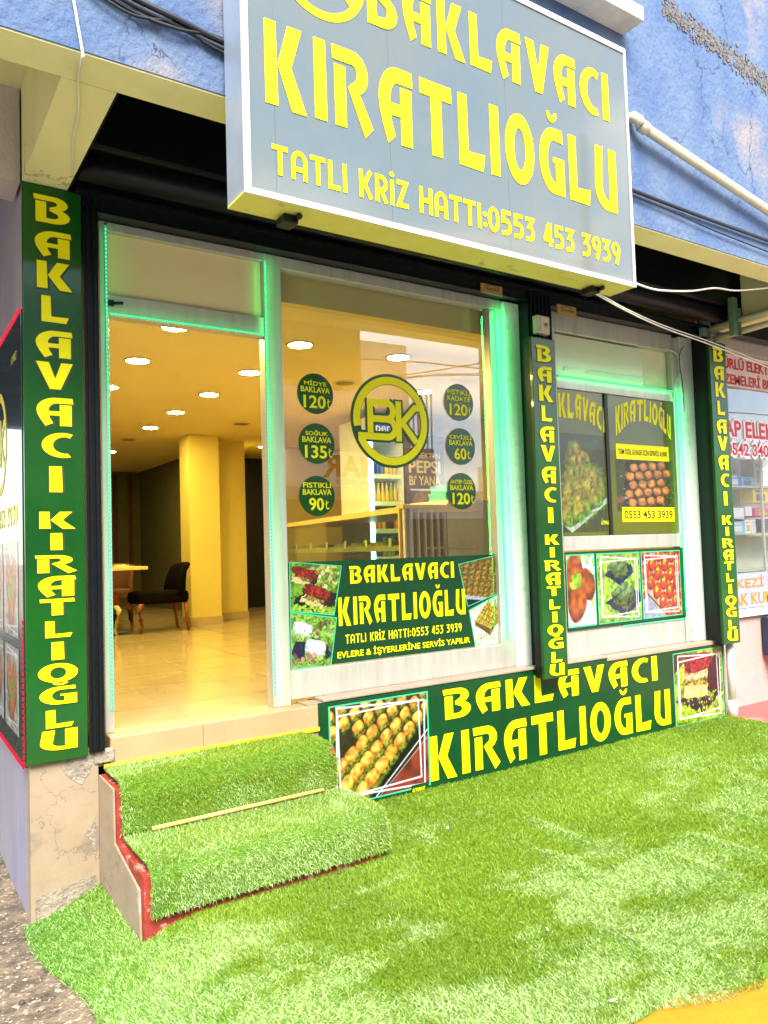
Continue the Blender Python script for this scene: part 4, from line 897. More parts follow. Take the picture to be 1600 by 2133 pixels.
# --- round price stickers and logo on the big window
ys = .113
def sticker(cu, cv, lines, label, rv=42):
    c = PY(cu, cv, ys); rr = abs(PY(cu, cv-rv, ys)[2]-c[2])
    t = thing('price_sticker', (c[0], ys, c[2]-rr), label, 'sticker', 'round price stickers on the big window')
    mb = MB(); U = arc(0, 0, rr, rr, 0, 352, 44); mb.add([(c[0]+a, ys, c[2]+b) for a, b in U]+[(c[0]+a, ys+.001, c[2]+b) for a, b in U], [list(range(45)), list(range(45, 90))[::-1]]+[(i, (i+1) % 45, 45+(i+1) % 45, 45+i) for i in range(45)])
    mb.build('disc', GREENP, t)
    mb = MB(); O = (c[0], ys-.0004, c[2])
    wds = (.62, .80) if len(lines[0]) < len(lines[1]) else (.78, .74)
    sans(mb, lines[0], -wds[0]*rr, wds[0]*rr, .40*rr, .66*rr, O, bold=.03); sans(mb, lines[1], -.80*rr, .80*rr, .05*rr, .33*rr, O, bold=.03)
    wn = .30 if len(lines[2]) == 3 else .20
    sans(mb, lines[2], -wn*2*rr-.06*rr, wn*2*rr-.06*rr, -.72*rr, -.10*rr, O, bold=.04)
    x_ = (wn*2+.06)*rr
    put_polys(mb, [ribbon([(x_+.04*rr, -.22*rr), (x_+.04*rr, -.55*rr)]+arc(x_+.12*rr, -.55*rr, .08*rr, .09*rr, 200, 340, 5), .05*rr), ribbon([(x_-.03*rr, -.42*rr), (x_+.16*rr, -.30*rr)], .04*rr)], lambda a, b: (a, b), O, depth=.0006)
    mb.build('lettering', YEL, t)
sticker(657, 820, ('MİDYE', 'BAKLAVA', '120'), 'round green price sticker reading midye baklava, top left on the big window')
sticker(660, 924, ('SOĞUK', 'BAKLAVA', '135'), 'round green price sticker reading soğuk baklava, middle of the left column')
sticker(661, 1033, ('FISTIKLI', 'BAKLAVA', '90'), 'round green price sticker reading fıstıklı baklava, bottom of the left column')
sticker(956, 838, ('FISTIKLI', 'KADAYIF', '120'), 'round price sticker reading fıstıklı kadayıf, top of the right column', 38)
sticker(960, 930, ('CEVİZLİ', 'BAKLAVA', '60'), 'round price sticker reading cevizli baklava, middle of the right column', 38)
sticker(962, 1023, ('ANTEP ÖZEL', 'BAKLAVA', '120'), 'round green price sticker reading antep özel baklava, bottom of the right column', 38)
c = PY(815, 877, ys); rr = abs(PY(815, 975, ys)[2]-c[2])
t = thing('logo_sticker', (c[0], ys, c[2]-rr), 'round yellow BK ring logo sticker in the middle of the big window', 'sticker')
mb = MB(); f = lambda a, b: (a, b)
put_polys(mb, ring(0, 0, rr, rr, rr*.77, rr*.77, 30), f, (c[0], ys+.0008, c[2]), depth=.0006); mb.build('ring_backing', GREENP, t); mb = MB()
R = rr*.94
put_polys(mb, [ribbon([(-.86*R, -.37*R), (-.10*R, -.37*R)]+arc(-.10*R, -.17*R, .20*R, .20*R, -90, 90, 8)+[(-.5*R, .03*R)], .26*R), ribbon([(-.56*R, -.29*R), (-.56*R, .40*R), (-.12*R, .40*R)]+arc(-.12*R, .215*R, .17*R, .185*R, 90, -70, 8), .26*R),
               ribbon([(.20*R, .50*R), (.20*R, -.49*R)], .26*R), ribbon([(.93*R, .34*R), (.66*R, .34*R), (.30*R, -.02*R), (.70*R, -.48*R)], .24*R)], f, (c[0], ys+.0004, c[2]), depth=.0006)
mb.build('green_backing', GREENP, t)
mb = MB(); logo(mb, c[0], c[2], R, (0, ys-.0012, 0), depth=.0008); mb.build('emblem', YEL, t)

# --- film prints on the sliding panes of the second window
FILM = pm('olive_window_film', (.11, .12, .006), .3, c2=(.085, .10, .006), sc_=1.2, coat=.5, coat_rough=.02, spec=.3)
yd = .098
def pd(u, v): q = PY(u, v, yd); return (q[0], q[2])
x0w = 4.302; x1w = 5.702
g1 = thing('window_decal', ((x0w+xm)/2, yd, 1.575), 'olive window film with a pile of green pastries on a plate', 'decal', 'printed films on the sliding panes')
mb = MB(); mb.box(x0w, xm-.018, yd, yd+.002, 1.575, 2.70); mb.build('film', FILM, g1)
g2 = thing('window_decal', ((x1w+xm)/2, yd, 1.575), 'olive window film with rows of pastries and two yellow labels', 'decal', 'printed films on the sliding panes')
mb = MB(); mb.box(xm+.018, x1w, yd, yd+.002, 1.575, 2.70); mb.build('film', FILM, g2)
picture(pic_pyramid(.62, .8), g1, (x0w+.005, 1.60), (xm-.03, 1.60), (xm-.03, 2.36), (x0w+.005, 2.36), yd-.0008, 0)
ee = [pd(*p) for p in ((1287, 1070), (1398, 1062), (1396, 962), (1284, 962))]
picture(pic_eighteen(.6, .55), g2, (ee[0][0], ee[0][1]+.02), (ee[1][0]+.05, ee[0][1]+.02), (ee[1][0]+.05, ee[2][1]+.01), (ee[0][0], ee[2][1]+.01), yd-.0008, 0)
def archw(pts_top, pts_bot):     # text between two photographed curves
    T_ = np.array([pd(*p) for p in pts_top]); B_ = np.array([pd(*p) for p in pts_bot]); uu = np.linspace(0, 1, len(T_))
    def wfn(u, v):
        tx, tz = np.interp(u, uu, T_[:, 0]), np.interp(u, uu, T_[:, 1]); bx, bz = np.interp(u, uu, B_[:, 0]), np.interp(u, uu, B_[:, 1])
        return bx+(tx-bx)*v, bz+(tz-bz)*v
    return wfn
mb = MB(); word(mb, 'KLAVACI', G, 0, 1, 0, 1, (0, yd-.0006, 0), gap=.15, depth=.001, warp=archw(((1162, 818), (1200, 818), (1230, 835), (1260, 850)), ((1164, 868), (1200, 872), (1228, 880), (1260, 902)))); mb.build('lettering', YEL, g1)
mb = MB(); word(mb, 'KIRATLIOĞLU', G, 0, 1, 0, 1, (0, yd-.0006, 0), gap=.15, depth=.001, warp=archw(((1281, 848), (1310, 834), (1345, 832), (1375, 846), (1396, 868)), ((1283, 908), (1310, 880), (1345, 876), (1375, 890), (1397, 916)))); mb.build('lettering', YEL, g2)
for (pa, pb, txt, nm) in (((1284, 956), (1392, 931), 'TÜM ÖZEL GÜNLER İÇİN SİPARİŞ ALINIR', 'yellow_label'), ((1297, 1086), (1404, 1058), '0553 453 3939', 'yellow_label')):
    A, Bq = PY(*pa, yd), PY(*pb, yd); zc = (A[2]+Bq[2])/2; hh = .062 if txt[0] == 'T' else .06
    mb = MB(); mb.box(A[0], Bq[0], yd-.002, yd-.0004, zc-hh, zc+hh, .0006); o = mb.build(nm, YEL, g2)
    mb = MB(); sans(mb, txt, A[0]+.025, Bq[0]-.025, zc-hh*.55, zc+hh*.55, (0, yd-.0022, 0), bold=.015); mb.build('lettering', BLACK, o)
a = PY(1252, 1090, yd); mb = MB(); sans(mb, 'ALTINPALET', a[0], a[0]+.10, a[2]-.01, a[2]+.02, (0, yd-.0006, 0)); mb.build('printer_mark', YEL, g1)

# --- picture strip below the sliding panes
ypn = .068
pp = thing('picture_panel', (5.0, ypn, .86), 'green framed panel of three pastry photos under the sliding window', 'poster')
mb = MB(); mb.box(4.302, 5.715, ypn, .0795, .862, 1.452); mb.build('panel', GREEND, pp)
def pn_(u, v): q = PY(u, v, ypn); return q[0]
for k, (u0, u1, fn) in enumerate(((1174, 1242, pic_shell), (1246, 1336, pic_slates), (1339, 1420, pic_ovals))):
    xa, xb = pn_(u0, 1230), pn_(u1, 1230); xa = max(xa, 4.306)
    picture(fn(xb-xa, .53), pp, (xa, .895), (xb-.012, .895), (xb-.012, 1.425), (xa, 1.425), ypn-.001, .007)

# --- sign on the side wall
sd = thing('side_sign', (.575, .9, .54), 'glossy dark sign with pastry photos and red lights on the side wall round the corner', 'sign')
mb = MB(); mb.box(.578, .5995, .0, 2.6, .548, 2.735, .003); mb.build('panel', pm('dark_gloss_panel', (.015, .03, .02), .12, c2=(.02, .05, .02), sc_=1, coat=1, coat_rough=.03), sd)
for z0, z1 in ((.66, 1.09), (1.14, 1.62)):
    for k, (ya, yb2) in enumerate(((.14, .62), (.68, 1.16), (1.22, 1.70))):
        p = pic_orange(.48, z1-z0, 30+k+int(z0*10)); p.mesh('photo_print', PRINT, sd, [(.5765, yb2, z0), (.5765, ya, z0), (.5765, ya, z1), (.5765, yb2, z1)])
mb = MB(); logo(mb, -.78, 2.17, .29, (.5772, 0, 0), 'left', .001); word(mb, '0553 453 3939', S, -1.3, -.14, 1.70, 1.80, (.5772, 0, 0), 'left', gap=.13, depth=.001)
sans(mb, 'ALTINPALET', -.30, -.12, 2.52, 2.56, (.5772, 0, 0), 'left'); mb.build('lettering', YEL, sd)
REDL = emis('red_led', (1, .02, .06), .3); mb = MB()
for yy in np.arange(.0, 2.6, .03): mb.box(.571, .5775, yy, yy+.018, 2.733, 2.741)
mb.build('red_light_edge', REDL, sd); mb = MB()
for yy in np.arange(.0, 2.6, .03): mb.box(.571, .5775, yy, yy+.018, .545, .553)
mb.build('red_light_edge', REDL, sd); mb = MB()
for zz in np.arange(.56, 1.25, .03): mb.box(.571, .5775, -.006, .002, zz, zz+.018)
mb.build('red_light_edge', REDL, sd)

# ================================================================== LED STRIPS
LED = emis('mint_led', (.08, 1, .5), .30); LEDB = pm('led_tape', (.25, .75, .55), .6)
def led(p0, p1, label, step=.021, nrm=(0, -1, 0), glow=None, power=1.0):
    p0, p1 = np.array(p0, float), np.array(p1, float); L = np.linalg.norm(p1-p0); d = (p1-p0)/L; n = np.array(nrm, float); s = np.cross(d, n)
    t = thing('led_strip', tuple(p0), label, 'light strip', 'mint LED light strips on the shop front')
    mb = MB(); mb.obox((p0+p1)/2-n*.001, d*L/2, s*.006, n*.0015); mb.build('tape', LEDB, t)
    mb = MB()
    for k in range(int(L/step)):
        c = p0+d*(k+.5)*step; mb.obox(c+n*.0015, d*.0042, s*.0036, n*.0024)
    mb.build('light_bead', LED, t)
    if glow is not None:      # the strip's own light, thrown along the frame it is taped to
        la = bpy.data.lights.new('led_glow', 'AREA'); la.shape = 'RECTANGLE'; la.size = L; la.size_y = .012; la.color = (.03, 1, .22); la.energy = power*L*.55
        lo = bpy.data.objects.new('led_glow', la); col.objects.link(lo); g = Vector(glow).normalized(); dv = Vector(d)
        dv = (dv-g*dv.dot(g)).normalized(); M_ = Matrix((dv, (-g).cross(dv), -g)).transposed().to_4x4(); M_.translation = Vector((p0+p1)/2-p0)+Vector((0, -.055, 0)); lo.parent = t; lo.matrix_local = M_
led((.999, .070, .75), (.999, .070, 3.26), 'mint light strip running up the left side of the doorway', glow=(.6, 1, 0), power=.08)
led((1.014, .074, 2.795), (1.89, .074, 2.795), 'mint light strip under the transom of the doorway', glow=(0, 1, -.3), power=.14)
led((1.905, .074, .70), (1.905, .074, 3.24), 'mint light strip on the post between doorway and big window', glow=(.6, 1, 0), power=.28)
led((3.70, .074, .86), (3.70, .074, 3.20), 'mint light strip up the right frame of the big window', glow=(.7, 1, 0), power=1.3)
led((4.31, .074, 2.79), (5.705, .074, 2.79), 'mint light strip along the top of the sliding window', glow=(0, 1, .5), power=.25)
led((5.735, .074, .88), (5.735, .074, 2.785), 'mint light strip down the right frame of the sliding window', glow=(.7, 1, 0), power=1.2)
a = PY(1298, 1311, .076)[0]; led((a, .074, .852), (5.72, .074, .852), 'short mint light strip under the three pastry photos')

# ================================================================== SMALL FITTINGS OUTSIDE
CABM = pm('black_cable', (.012, .013, .015), .45); WIRE = pm('white_wire', (.75, .72, .62), .5); PIPE = pm('cream_pipe', (.66, .60, .42), .45, c2=(.58, .50, .34), sc_=8)
def cable(name, pts, r, mat, label, cat, group=None, n=6):
    P = np.array(pts, float); out = []
    for i in range(len(P)-1):          # Catmull-Rom
        p0, p1, p2, p3 = P[max(i-1, 0)], P[i], P[i+1], P[min(i+2, len(P)-1)]
        for t in np.linspace(0, 1, 7)[:-1]: out.append(.5*((2*p1)+(-p0+p2)*t+(2*p0-5*p1+4*p2-p3)*t*t+(-p0+3*p1-3*p2+p3)*t**3))
    out.append(P[-1]); mb = MB(); mb.tube(out, r, n); return mb.build(name, mat, None, label, cat, group, loc=tuple(out[0]))
yc = -1.19
for k, (v0, v1, v2, r, lb_) in enumerate(((-60, 20, 86, .012, 'thick black cable, topmost of the bundle left of the sign'), (-44, 34, 100, .009, 'black cable second from the top in the bundle left of the sign'), (-30, 40, 80, .007, 'thin black cable crossing over the bundle left of the sign'), (-22, 30, 108, .006, 'lowest thin black cable of the bundle left of the sign'))):
    pts = [PY(150, v0-30, yc), PY(270, v0+50, yc-.01*(k % 2)), PY(370, v1+20, yc-.012*((k+1) % 2)), PY(462, v2, yc), PY(640, v2+70, yc)]
    cable('cable', pts, r, CABM, lb_, 'cable', 'black cables on the blue wall')
cable('cable', [PY(1290, 385, yc), PY(1400, 428, yc), PY(1500, 465, yc), PY(1680, 530, yc)], .011, CABM, 'thick black cable along the blue wall right of the sign', 'cable', 'black cables on the blue wall')
cable('cable', [PY(1290, 395, yc), PY(1400, 440, yc), PY(1500, 485, yc), PY(1680, 555, yc)], .005, CABM, 'thin dark cable below the thick one right of the sign', 'cable', 'black cables on the blue wall')
zs = 3.34
cable('wire', [PY(150, -20, -1.185), PY(160, 40, -1.183), PY(172, 110, -1.183), PY(171, 122, -1.175), PZ(164, 165, 3.343), PZ(164, 230, 3.343), PZ(152, 300, 3.343), PZ(153, 345, 3.343), PY(147, 385, -.07)], .0052, WIRE, 'thin cream wire hanging over the beam to the corner pillar', 'wire')
cable('wire', [PY(1238, 610, -1.25), PY(1300, 645, -.9), PY(1380, 682, -.7), PY(1480, 718, -.5), PY(1600, 765, -.4), PY(1720, 810, -.35)], .0048, WIRE, 'pair of thin white wires slanting from under the sign to the right', 'wire')
cable('wire', [PY(1242, 608, -1.255), PY(1300, 641, -.905), PY(1380, 677, -.705), PY(1480, 712, -.505), PY(1600, 759, -.405), PY(1720, 803, -.355)], .0038, WIRE, 'upper of the two slanting white wires below the sign', 'wire')
cable('wire', [PY(1318, 588, -1.22), PY(1370, 604, -1.1), PY(1440, 606, -1.0), PY(1490, 600, -1.0), PY(1540, 605, -1.0), PY(1640, 595, -1.0)], .006, WIRE, 'white cable swinging from the sign corner to the right beam', 'wire')
cable('wire', [PY(1386, 726, .06), PY(1410, 738, .055), PY(1418, 765, .055), PY(1408, 800, .06), PY(1404, 828, .07)], .004, WIRE, 'pale wire looping beside the sliding window', 'wire')
cable('wire', [PY(1424, 722, .045), PY(1416, 738, .044), PY(1417, 770, .044), PY(1422, 800, .044), PY(1425, 857, .044)], .0035, CABM, 'short black wire hanging on the jamb of the sliding window', 'wire')
# drain pipe on the blue wall
a = PY(1318, 248, -1.20); b = PY(1336, 262, -1.235); c = PY(1640, 466, -1.235)
mb = MB(); d = (c-b)/np.linalg.norm(c-b)
mb.tube([a+np.array([-.01, .05, .012]), a+np.array([0, -.01, .008]), (a+b)/2+np.array([0, -.01, .010]), b], .031, 12); mb.tube([b-d*.005, b+d*.045], .036, 12); mb.tube([b+d*.045, c, c+d*.5], .029, 12)
mb.build('drain_pipe', PIPE, None, 'cream drain pipe slanting across the blue wall right of the sign', 'pipe', loc=tuple(b))
# downpipe beside the low board
mb = MB(); a = PY(1514, 1345, -.05); mb.tube([(6.125, -.055, .68), (6.125, -.055, .10)], .032, 12); mb.tube([(6.125, -.055, .13), (6.125, -.055, -.02)], .042, 12)
mb.build('downpipe', pm('white_pipe', (.68, .64, .58), .45), None, 'short white downpipe at the right end of the low board', 'pipe', loc=(6.125, -.055, 0))
# two pipes under the right beam and their straps
for dx, dz, r, lb_ in ((.0, 3.325, .034, 'upper of two cream pipes running under the right beam'), (.0, 3.235, .026, 'lower cream pipe with an elbow end under the right beam')):
    mb = MB(); x_ = 6.03+dx
    if r > .03: mb.tube([(x_, -.06, dz), (x_, -1.0, dz+.02)], r, 12)
    else:
        mb.tube([(x_, -.03, dz-.01), (x_, -.10, dz-.005), (x_, -.12, dz)], r*1.25, 12); mb.tube([(x_, -.12, dz), (x_, -1.0, dz+.02)], r, 12)
    mb.build('pipe', PIPE, None, lb_, 'pipe', 'pipes under the right beam', loc=(x_, -.05, dz))
STRAP = pm('green_grey_metal', (.16, .26, .16), .5, c2=(.12, .20, .12), sc_=9)
for yy, zt, zb_, lb_ in ((-.08, 3.62, 3.26, 'green metal strap hanging left, at the end of the pipes'), (-.36, 3.52, 3.20, 'green metal strap holding the two pipes, nearer the street')):
    mb = MB(); mb.box(5.935, 6.0, yy-.006, yy+.006, zb_, zt); mb.box(5.93, 5.9345, yy-.006, yy+.035, zb_, zt); mb.box(6.0005, 6.006, yy-.03, yy+.006, zb_, zt-.09); mb.build('metal_strap', STRAP, None, lb_, 'bracket', 'metal straps by the pipes', loc=(5.98, yy, zb_))
# key switch
a = PY(1117, 655, -.10); b = PY(1145, 698, -.10)
t = thing('key_switch', ((a[0]+b[0])/2, -.06, b[2]), 'small cream key switch box above the middle name panel', 'switch')
mb = MB(); mb.box(a[0], b[0], -.105, -.058, b[2], a[2], .006); mb.build('housing', pm('cream_plastic', (.58, .54, .36), .4), t)
mb = MB(); mb.box(a[0]+.03, b[0]-.008, -.112, -.1052, b[2]+.02, a[2]-.012, .003); o = mb.build('rocker', pm('cream_plastic_b', (.64, .60, .42), .35), t)
mb = MB(); mb.tube([((a[0]+b[0])/2+.018, -.119, b[2]+.06), ((a[0]+b[0])/2+.018, -.1121, b[2]+.06)], .016, 14); mb.build('lock', pm('lock_metal', (.4, .38, .28), .35, metal=.8), t)
# makers' plates
for u0, v0, u1, v1, lb_ in ((1003, 592, 1046, 612, 'small brown maker plate over the big window'), (1162, 635, 1200, 658, 'small brown maker plate over the sliding window')):
    a, b = PY(u0, v1-4, -.055), PY(u1, v0+6, -.055); t = thing('maker_plate', ((a[0]+b[0])/2, -.05, a[2]), lb_, 'plate', 'brown maker plates on the shutter lintel')
    mb = MB(); mb.box(a[0], b[0], -.0555, -.0458, a[2], b[2]); mb.build('plate', pm('brown_plate', (.42, .26, .09), .45), t)
    mb = MB(); zm = (a[2]+b[2])/2; sans(mb, 'ÇELİK GRUP', a[0]+.03, b[0]-.03, zm-.012, zm+.014, (0, -.0559, 0)); put_polys(mb, [ribbon([(a[0]+.03, zm+.016), ((a[0]+b[0])/2, zm+.032), (b[0]-.03, zm+.016)], .004)], lambda x, z: (x, z), (0, -.0559, 0), depth=.0004); mb.build('lettering', BLACK, t)
# litter on the turf
mb = MB(); p = PZ(1278, 2083, .026); mb.tube([p+np.array([-.014, .002, 0]), p+np.array([.006, -.001, 0])], .0038, 8); mb.cur = 1; mb.tube([p+np.array([.006, -.001, 0]), p+np.array([.014, -.002, 0])], .0039, 8)
mb.build('cigarette_butt', [pm('cig_paper', (.8, .76, .72), .8), pm('cig_filter', (.62, .42, .25), .8)], None, 'cigarette butt lying on the turf near the kerb', 'cigarette butt', loc=tuple(p))
for (u, v), lb_ in (((1140, 1935), 'tan scrap of leaf on the turf in front of the low board'), ((1322, 1935), 'reddish scrap of leaf on the turf nearer the kerb'), ((1405, 1665), 'white paper scrap on the turf below the right pastry photo'), ((933, 1724), 'tiny white paper scrap on the turf beside the lower step')):
    p = PZ(u, v, .03); mb = MB(); a_ = random.uniform(0, 3); s_ = .010
    mb.obox(p, (s_*math.cos(a_), s_*math.sin(a_), .002), (-s_*.5*math.sin(a_), s_*.5*math.cos(a_), .001), (0, 0, .0008))
    mb.build('litter_scrap', pm('scrap_white' if 'white' in lb_ else 'scrap_tan', (.8, .75, .7) if 'white' in lb_ else (.55, .33, .18), .8), None, lb_, 'litter', 'scraps of litter on the turf', loc=tuple(p))

# ================================================================== INSIDE THE SHOP
ZC = 3.05
LAMP = emis('warm_lamp', (1, .78, .22), 125.0); RINGM = pm('lamp_ring', (.62, .52, .34), .5)
lamp0 = None
def ceiling_light(u, v, label, lit=True):
    global lamp0
    p = PZ(u, v, ZC); r = .088
    if lit and lamp0 is not None:
        t = copy_tree(lamp0, None, (p[0], p[1], ZC)); t['label'] = label; ROOT[t.name] = p; return
    t = thing('ceiling_light', (p[0], p[1], ZC), label, 'ceiling light' if lit else 'ceiling speaker', 'round lamps set into the shop ceiling' if lit else 'unlit round grilles in the shop ceiling')
    mb = MB(); mb.lathe((p[0], p[1], ZC), [(r+.016, -.0005), (r+.016, -.006), (r, -.010), (r-.004, -.004)], 28); mb.build('trim_ring', RINGM, t)
    mb = MB(); mb.lathe((p[0], p[1], ZC), [(r-.006, -.0045), (r-.006, -.0105)], 28); mb.build('diffuser' if lit else 'grille', LAMP if lit else pm('grille', (.30, .23, .11), .8), t)
    if lit: lamp0 = t
for u, v, lb_ in ((365, 680, 'round ceiling lamp nearest the doorway, just under the transom lights'), (287, 750, 'second round lamp in the left row seen through the doorway'), (225, 805, 'third lamp of the left row, cut by the left door frame'), (520, 775, 'lamp high at the right of the doorway opening'),
                  (436, 821, 'lamp in the middle of the doorway ceiling'), (366, 858, 'lamp of the middle row just in front of the columns'), (313, 890, 'small lamp left above the two columns'), (228, 940, 'small far lamp beside the left door frame'), (551, 930, 'small lamp over the dark opening right of the columns'),
                  (625, 717, 'lamp at the upper left of the big window'), (830, 743, 'lamp at the top middle of the big window'), (884, 815, 'lamp behind the right side of the ring logo')): ceiling_light(u, v, lb_)
for u, v, lb_ in ((502, 882, 'unlit grille over the right column'), (268, 915, 'unlit grille left of the columns'), (718, 797, 'unlit grille between the stickers and the ring logo'), (505, 948, 'far unlit grille right of the columns')): ceiling_light(u, v, lb_, False)

WOODT = pm('pale_wood', (.66, .48, .18), .45, c2=(.56, .38, .12), sc_=3, stretch=(1, 9, 1)); DKMET = pm('dark_metal', (.012, .012, .012), .4)
t = thing('dining_table', (2.20, 5.28, FZ), 'pale wooden cafe table on a dark pedestal inside the doorway', 'table')
mb = MB(); mb.box(1.70, 2.62, 4.95, 5.65, 1.362, 1.400, .005); mb.build('tabletop', WOODT, t)
mb = MB(); mb.tube([(2.20, 5.28, FZ+.02), (2.20, 5.28, 1.36)], .045, 10); mb.build('pedestal', DKMET, t)
mb = MB(); mb.box(1.95, 2.45, 5.03, 5.53, FZ, FZ+.03, .01); mb.build('foot_plate', DKMET, t)
p = PZ(222, 1180, 1.40); mb = MB(); mb.lathe((2.17, 5.02, 1.40), [(.03, 0), (.035, .01), (.035, .11), (.033, .13), (.012, .17), (.012, .19)], 12); mb.cur = 1; mb.lathe((2.17, 5.02, 1.59), [(.015, 0), (.015, .02)], 10)
mb.build('water_bottle', [pm('clear_plastic', (.55, .50, .25), .1, coat=.5), pm('bottle_cap', (.6, .55, .3), .5)], None, 'small clear water bottle on the cafe table', 'bottle', loc=(2.17, 5.02, 1.40))
mb = MB(); mb.obox((2.34, 5.08, 1.412), (.08, .02, 0), (-.012, .045, 0), (0, 0, .010)); mb.obox((2.33, 5.08, 1.425), (.06, -.01, .004), (.012, .035, 0), (0, 0, .004)); mb.build('napkin_pack', pm('napkin', (.72, .60, .28), .7), None, 'pack of napkins lying on the cafe table', 'napkins', loc=(2.34, 5.08, 1.40))
def chair(x, y, rz, fab, leg, label):
    t = thing('upholstered_chair', (x, y, FZ), label, 'chair', 'upholstered chairs at the cafe table', rz)
    Rz = Matrix.Rotation(0, 3, 'Z'); o = np.array((x, y, FZ))
    mb = MB(); mb.box(x-.36, x+.24, y-.25, y+.25, FZ+.33, FZ+.47, .04); mb.build('seat', fab, t)
    mb = MB(); mb.smooth = True       # curved back, rolled at the top
    prof = [(.17, .42), (.19, .55), (.225, .68), (.265, .77), (.30, .80), (.32, .785), (.31, .755), (.275, .70), (.26, .55), (.25, .34)]
    nn = 9; k = len(prof); vs = []
    for j in range(nn):
        s = -1+2*j/(nn-1); yy = s*.255; cx = -.09*s*s; tz = -.03*abs(s)**3
        for a, b in prof: vs.append((x+a+cx, y+yy, FZ+b+(tz if b > .6 else 0)))
    fs = [(j*k+i, (j+1)*k+i, (j+1)*k+(i+1) % k, j*k+(i+1) % k) for j in range(nn-1) for i in range(k)]+[list(range(k)), [(nn-1)*k+i for i in range(k)][::-1]]
    mb.add(vs, fs); mb.build('backrest', fab, t)
    for sx, sy in ((-1, -1), (-1, 1), (1, -1), (1, 1)):
        mb = MB(); bx, by = x+(-.30 if sx < 0 else .20), y+sy*.20
        if sx < 0: mb.tube([(bx, by, FZ+.36), (bx-.05, by+sy*.02, FZ+.28), (bx-.03, by+sy*.02, FZ+.16), (bx-.005, by, FZ+.06), (bx-.03, by, FZ)], [.034, .032, .022, .017, .02], 8)
        else: mb.tube([(bx, by, FZ+.36), (bx+.035, by, FZ)], [.026, .018], 8)
        mb.build('leg', leg, t)
BLKF = pm('black_velvet', (.0035, .002, .002), .95, spec=.05); REDF = pm('red_velvet', (.10, .014, .006), .9, spec=.1); BRNF = pm('brown_velvet', (.12, .045, .015), .85)
DKLEG = pm('dark_leg', (.03, .012, .006), .5); CRLEG = pm('cream_leg', (.66, .54, .28), .5); RDLEG = pm('red_wood_leg', (.22, .05, .015), .5)
chair(2.84, 5.12, 0, BLKF, RDLEG, 'black upholstered chair with its back to the columns')
chair(1.93, 5.16, 3.14, REDF, CRLEG, 'red upholstered chair with pale curved legs, half hidden by the door frame')
chair(2.52, 6.35, .9, BRNF, DKLEG, 'brown upholstered chair with a tall back behind the table')

# display case along the window, running away from the street
A = np.array((3.42, .95)); Bv = np.array((4.03, 4.40)); dd = (Bv-A)/np.linalg.norm(Bv-A); nn_ = np.array((dd[1], -dd[0])); L = np.linalg.norm(Bv-A)
def cp(s, w_, z): q = A+dd*s+nn_*w_; return np.array((q[0], q[1], z))
t = thing('display_case', (A[0], A[1], FZ), 'long glass pastry display case with a gold top rail behind the big window', 'display case')
GOLD = pm('gold_rail', (.72, .50, .12), .4, c2=(.62, .42, .1), sc_=4); BRN = pm('brown_laminate', (.10, .05, .02), .5, c2=(.14, .07, .03), sc_=4, stretch=(1, 1, 8))
def slab(mb, s0, s1, w0, w1, z0, z1): mb.obox(cp((s0+s1)/2, (w0+w1)/2, (z0+z1)/2), np.array((*dd, 0))*(s1-s0)/2, np.array((*nn_, 0))*(w1-w0)/2, (0, 0, (z1-z0)/2))
mb = MB(); slab(mb, 0, L, .02, .70, FZ, 1.20); mb.build('base', BRN, t)
mb = MB(); slab(mb, 0, L, -.01, .70, 1.80, 1.845); slab(mb, 0, .02, -.01, .01, 1.2, 1.80); slab(mb, L-.02, L, -.01, .01, 1.2, 1.80); slab(mb, 0, L, 0, .03, 1.20, 1.225); mb.build('top_rail', GOLD, t)
CG = glass('case_glass', (.86, .92, .78), refl=.7, base=.02)
mb = MB(); slab(mb, .02, L-.02, .0, .006, 1.226, 1.80); mb.build('front_glass', CG, t)
mb = MB(); slab(mb, .02, L-.02, .05, .66, 1.505, 1.525); slab(mb, .02, L-.02, .025, .05, 1.50, 1.545); mb.build('shelf', pm('case_shelf', (.50, .40, .15), .3), t)
TRAY = pm('pastry_tray', (.34, .26, .05), .6, c2=(.16, .20, .03), sc_=22, c3=(.55, .30, .06), sc3=30, bump=.4)
for k in range(7):
    s0 = .08+k*.485
    for z in (1.20, 1.526):
        if (k+int(z*10)) % 4 == 3: continue
        mb = MB(); slab(mb, s0, s0+.42, .10, .62, z+.002, z+.03)
        for i in range(5):
            for j in range(5): slab(mb, s0+.03+i*.075, s0+.092+i*.075, .13+j*.095, .21+j*.095, z+.028, z+.055)
        mb.build('pastry_tray', TRAY, None, 'tray of baklava %s, tray %s from the window' % ('on the case floor' if z < 1.3 else 'on the case shelf', ('nearest', 'second', 'third', 'fourth', 'fifth', 'sixth', 'seventh')[k]), 'tray', 'baklava trays in the display case', loc=tuple(cp(s0, .1, z)))
TAGM = pm('price_card', (.75, .72, .35), .6)
for k in range(6):
    for z in (1.215, 1.53):
        s0 = .22+k*.52; mb = MB(); slab(mb, s0, s0+.05, .012, .016, z, z+.075); slab(mb, s0, s0+.05, .012, .022, z, z+.004)
        o = mb.build('price_card', TAGM, None, 'small yellow price card on the %s of the display case, %s from the window' % ('shelf edge' if z > 1.4 else 'floor edge', ('nearest', 'second', 'third', 'fourth', 'fifth', 'sixth')[k]), 'price card', 'price cards along the display case', loc=tuple(cp(s0, .012, z)))
t = thing('slatted_cabinet', (3.62, .9, FZ), 'brown cabinet with pale upright slats at the end of the display case', 'cabinet')
mb = MB(); mb.box(3.44, 3.83, .93, .965, FZ, 1.83); mb.build('carcass', pm('cabinet_brown', (.20, .09, .05), .5, c2=(.12, .05, .03), sc_=3, stretch=(1, 1, 7)), t)
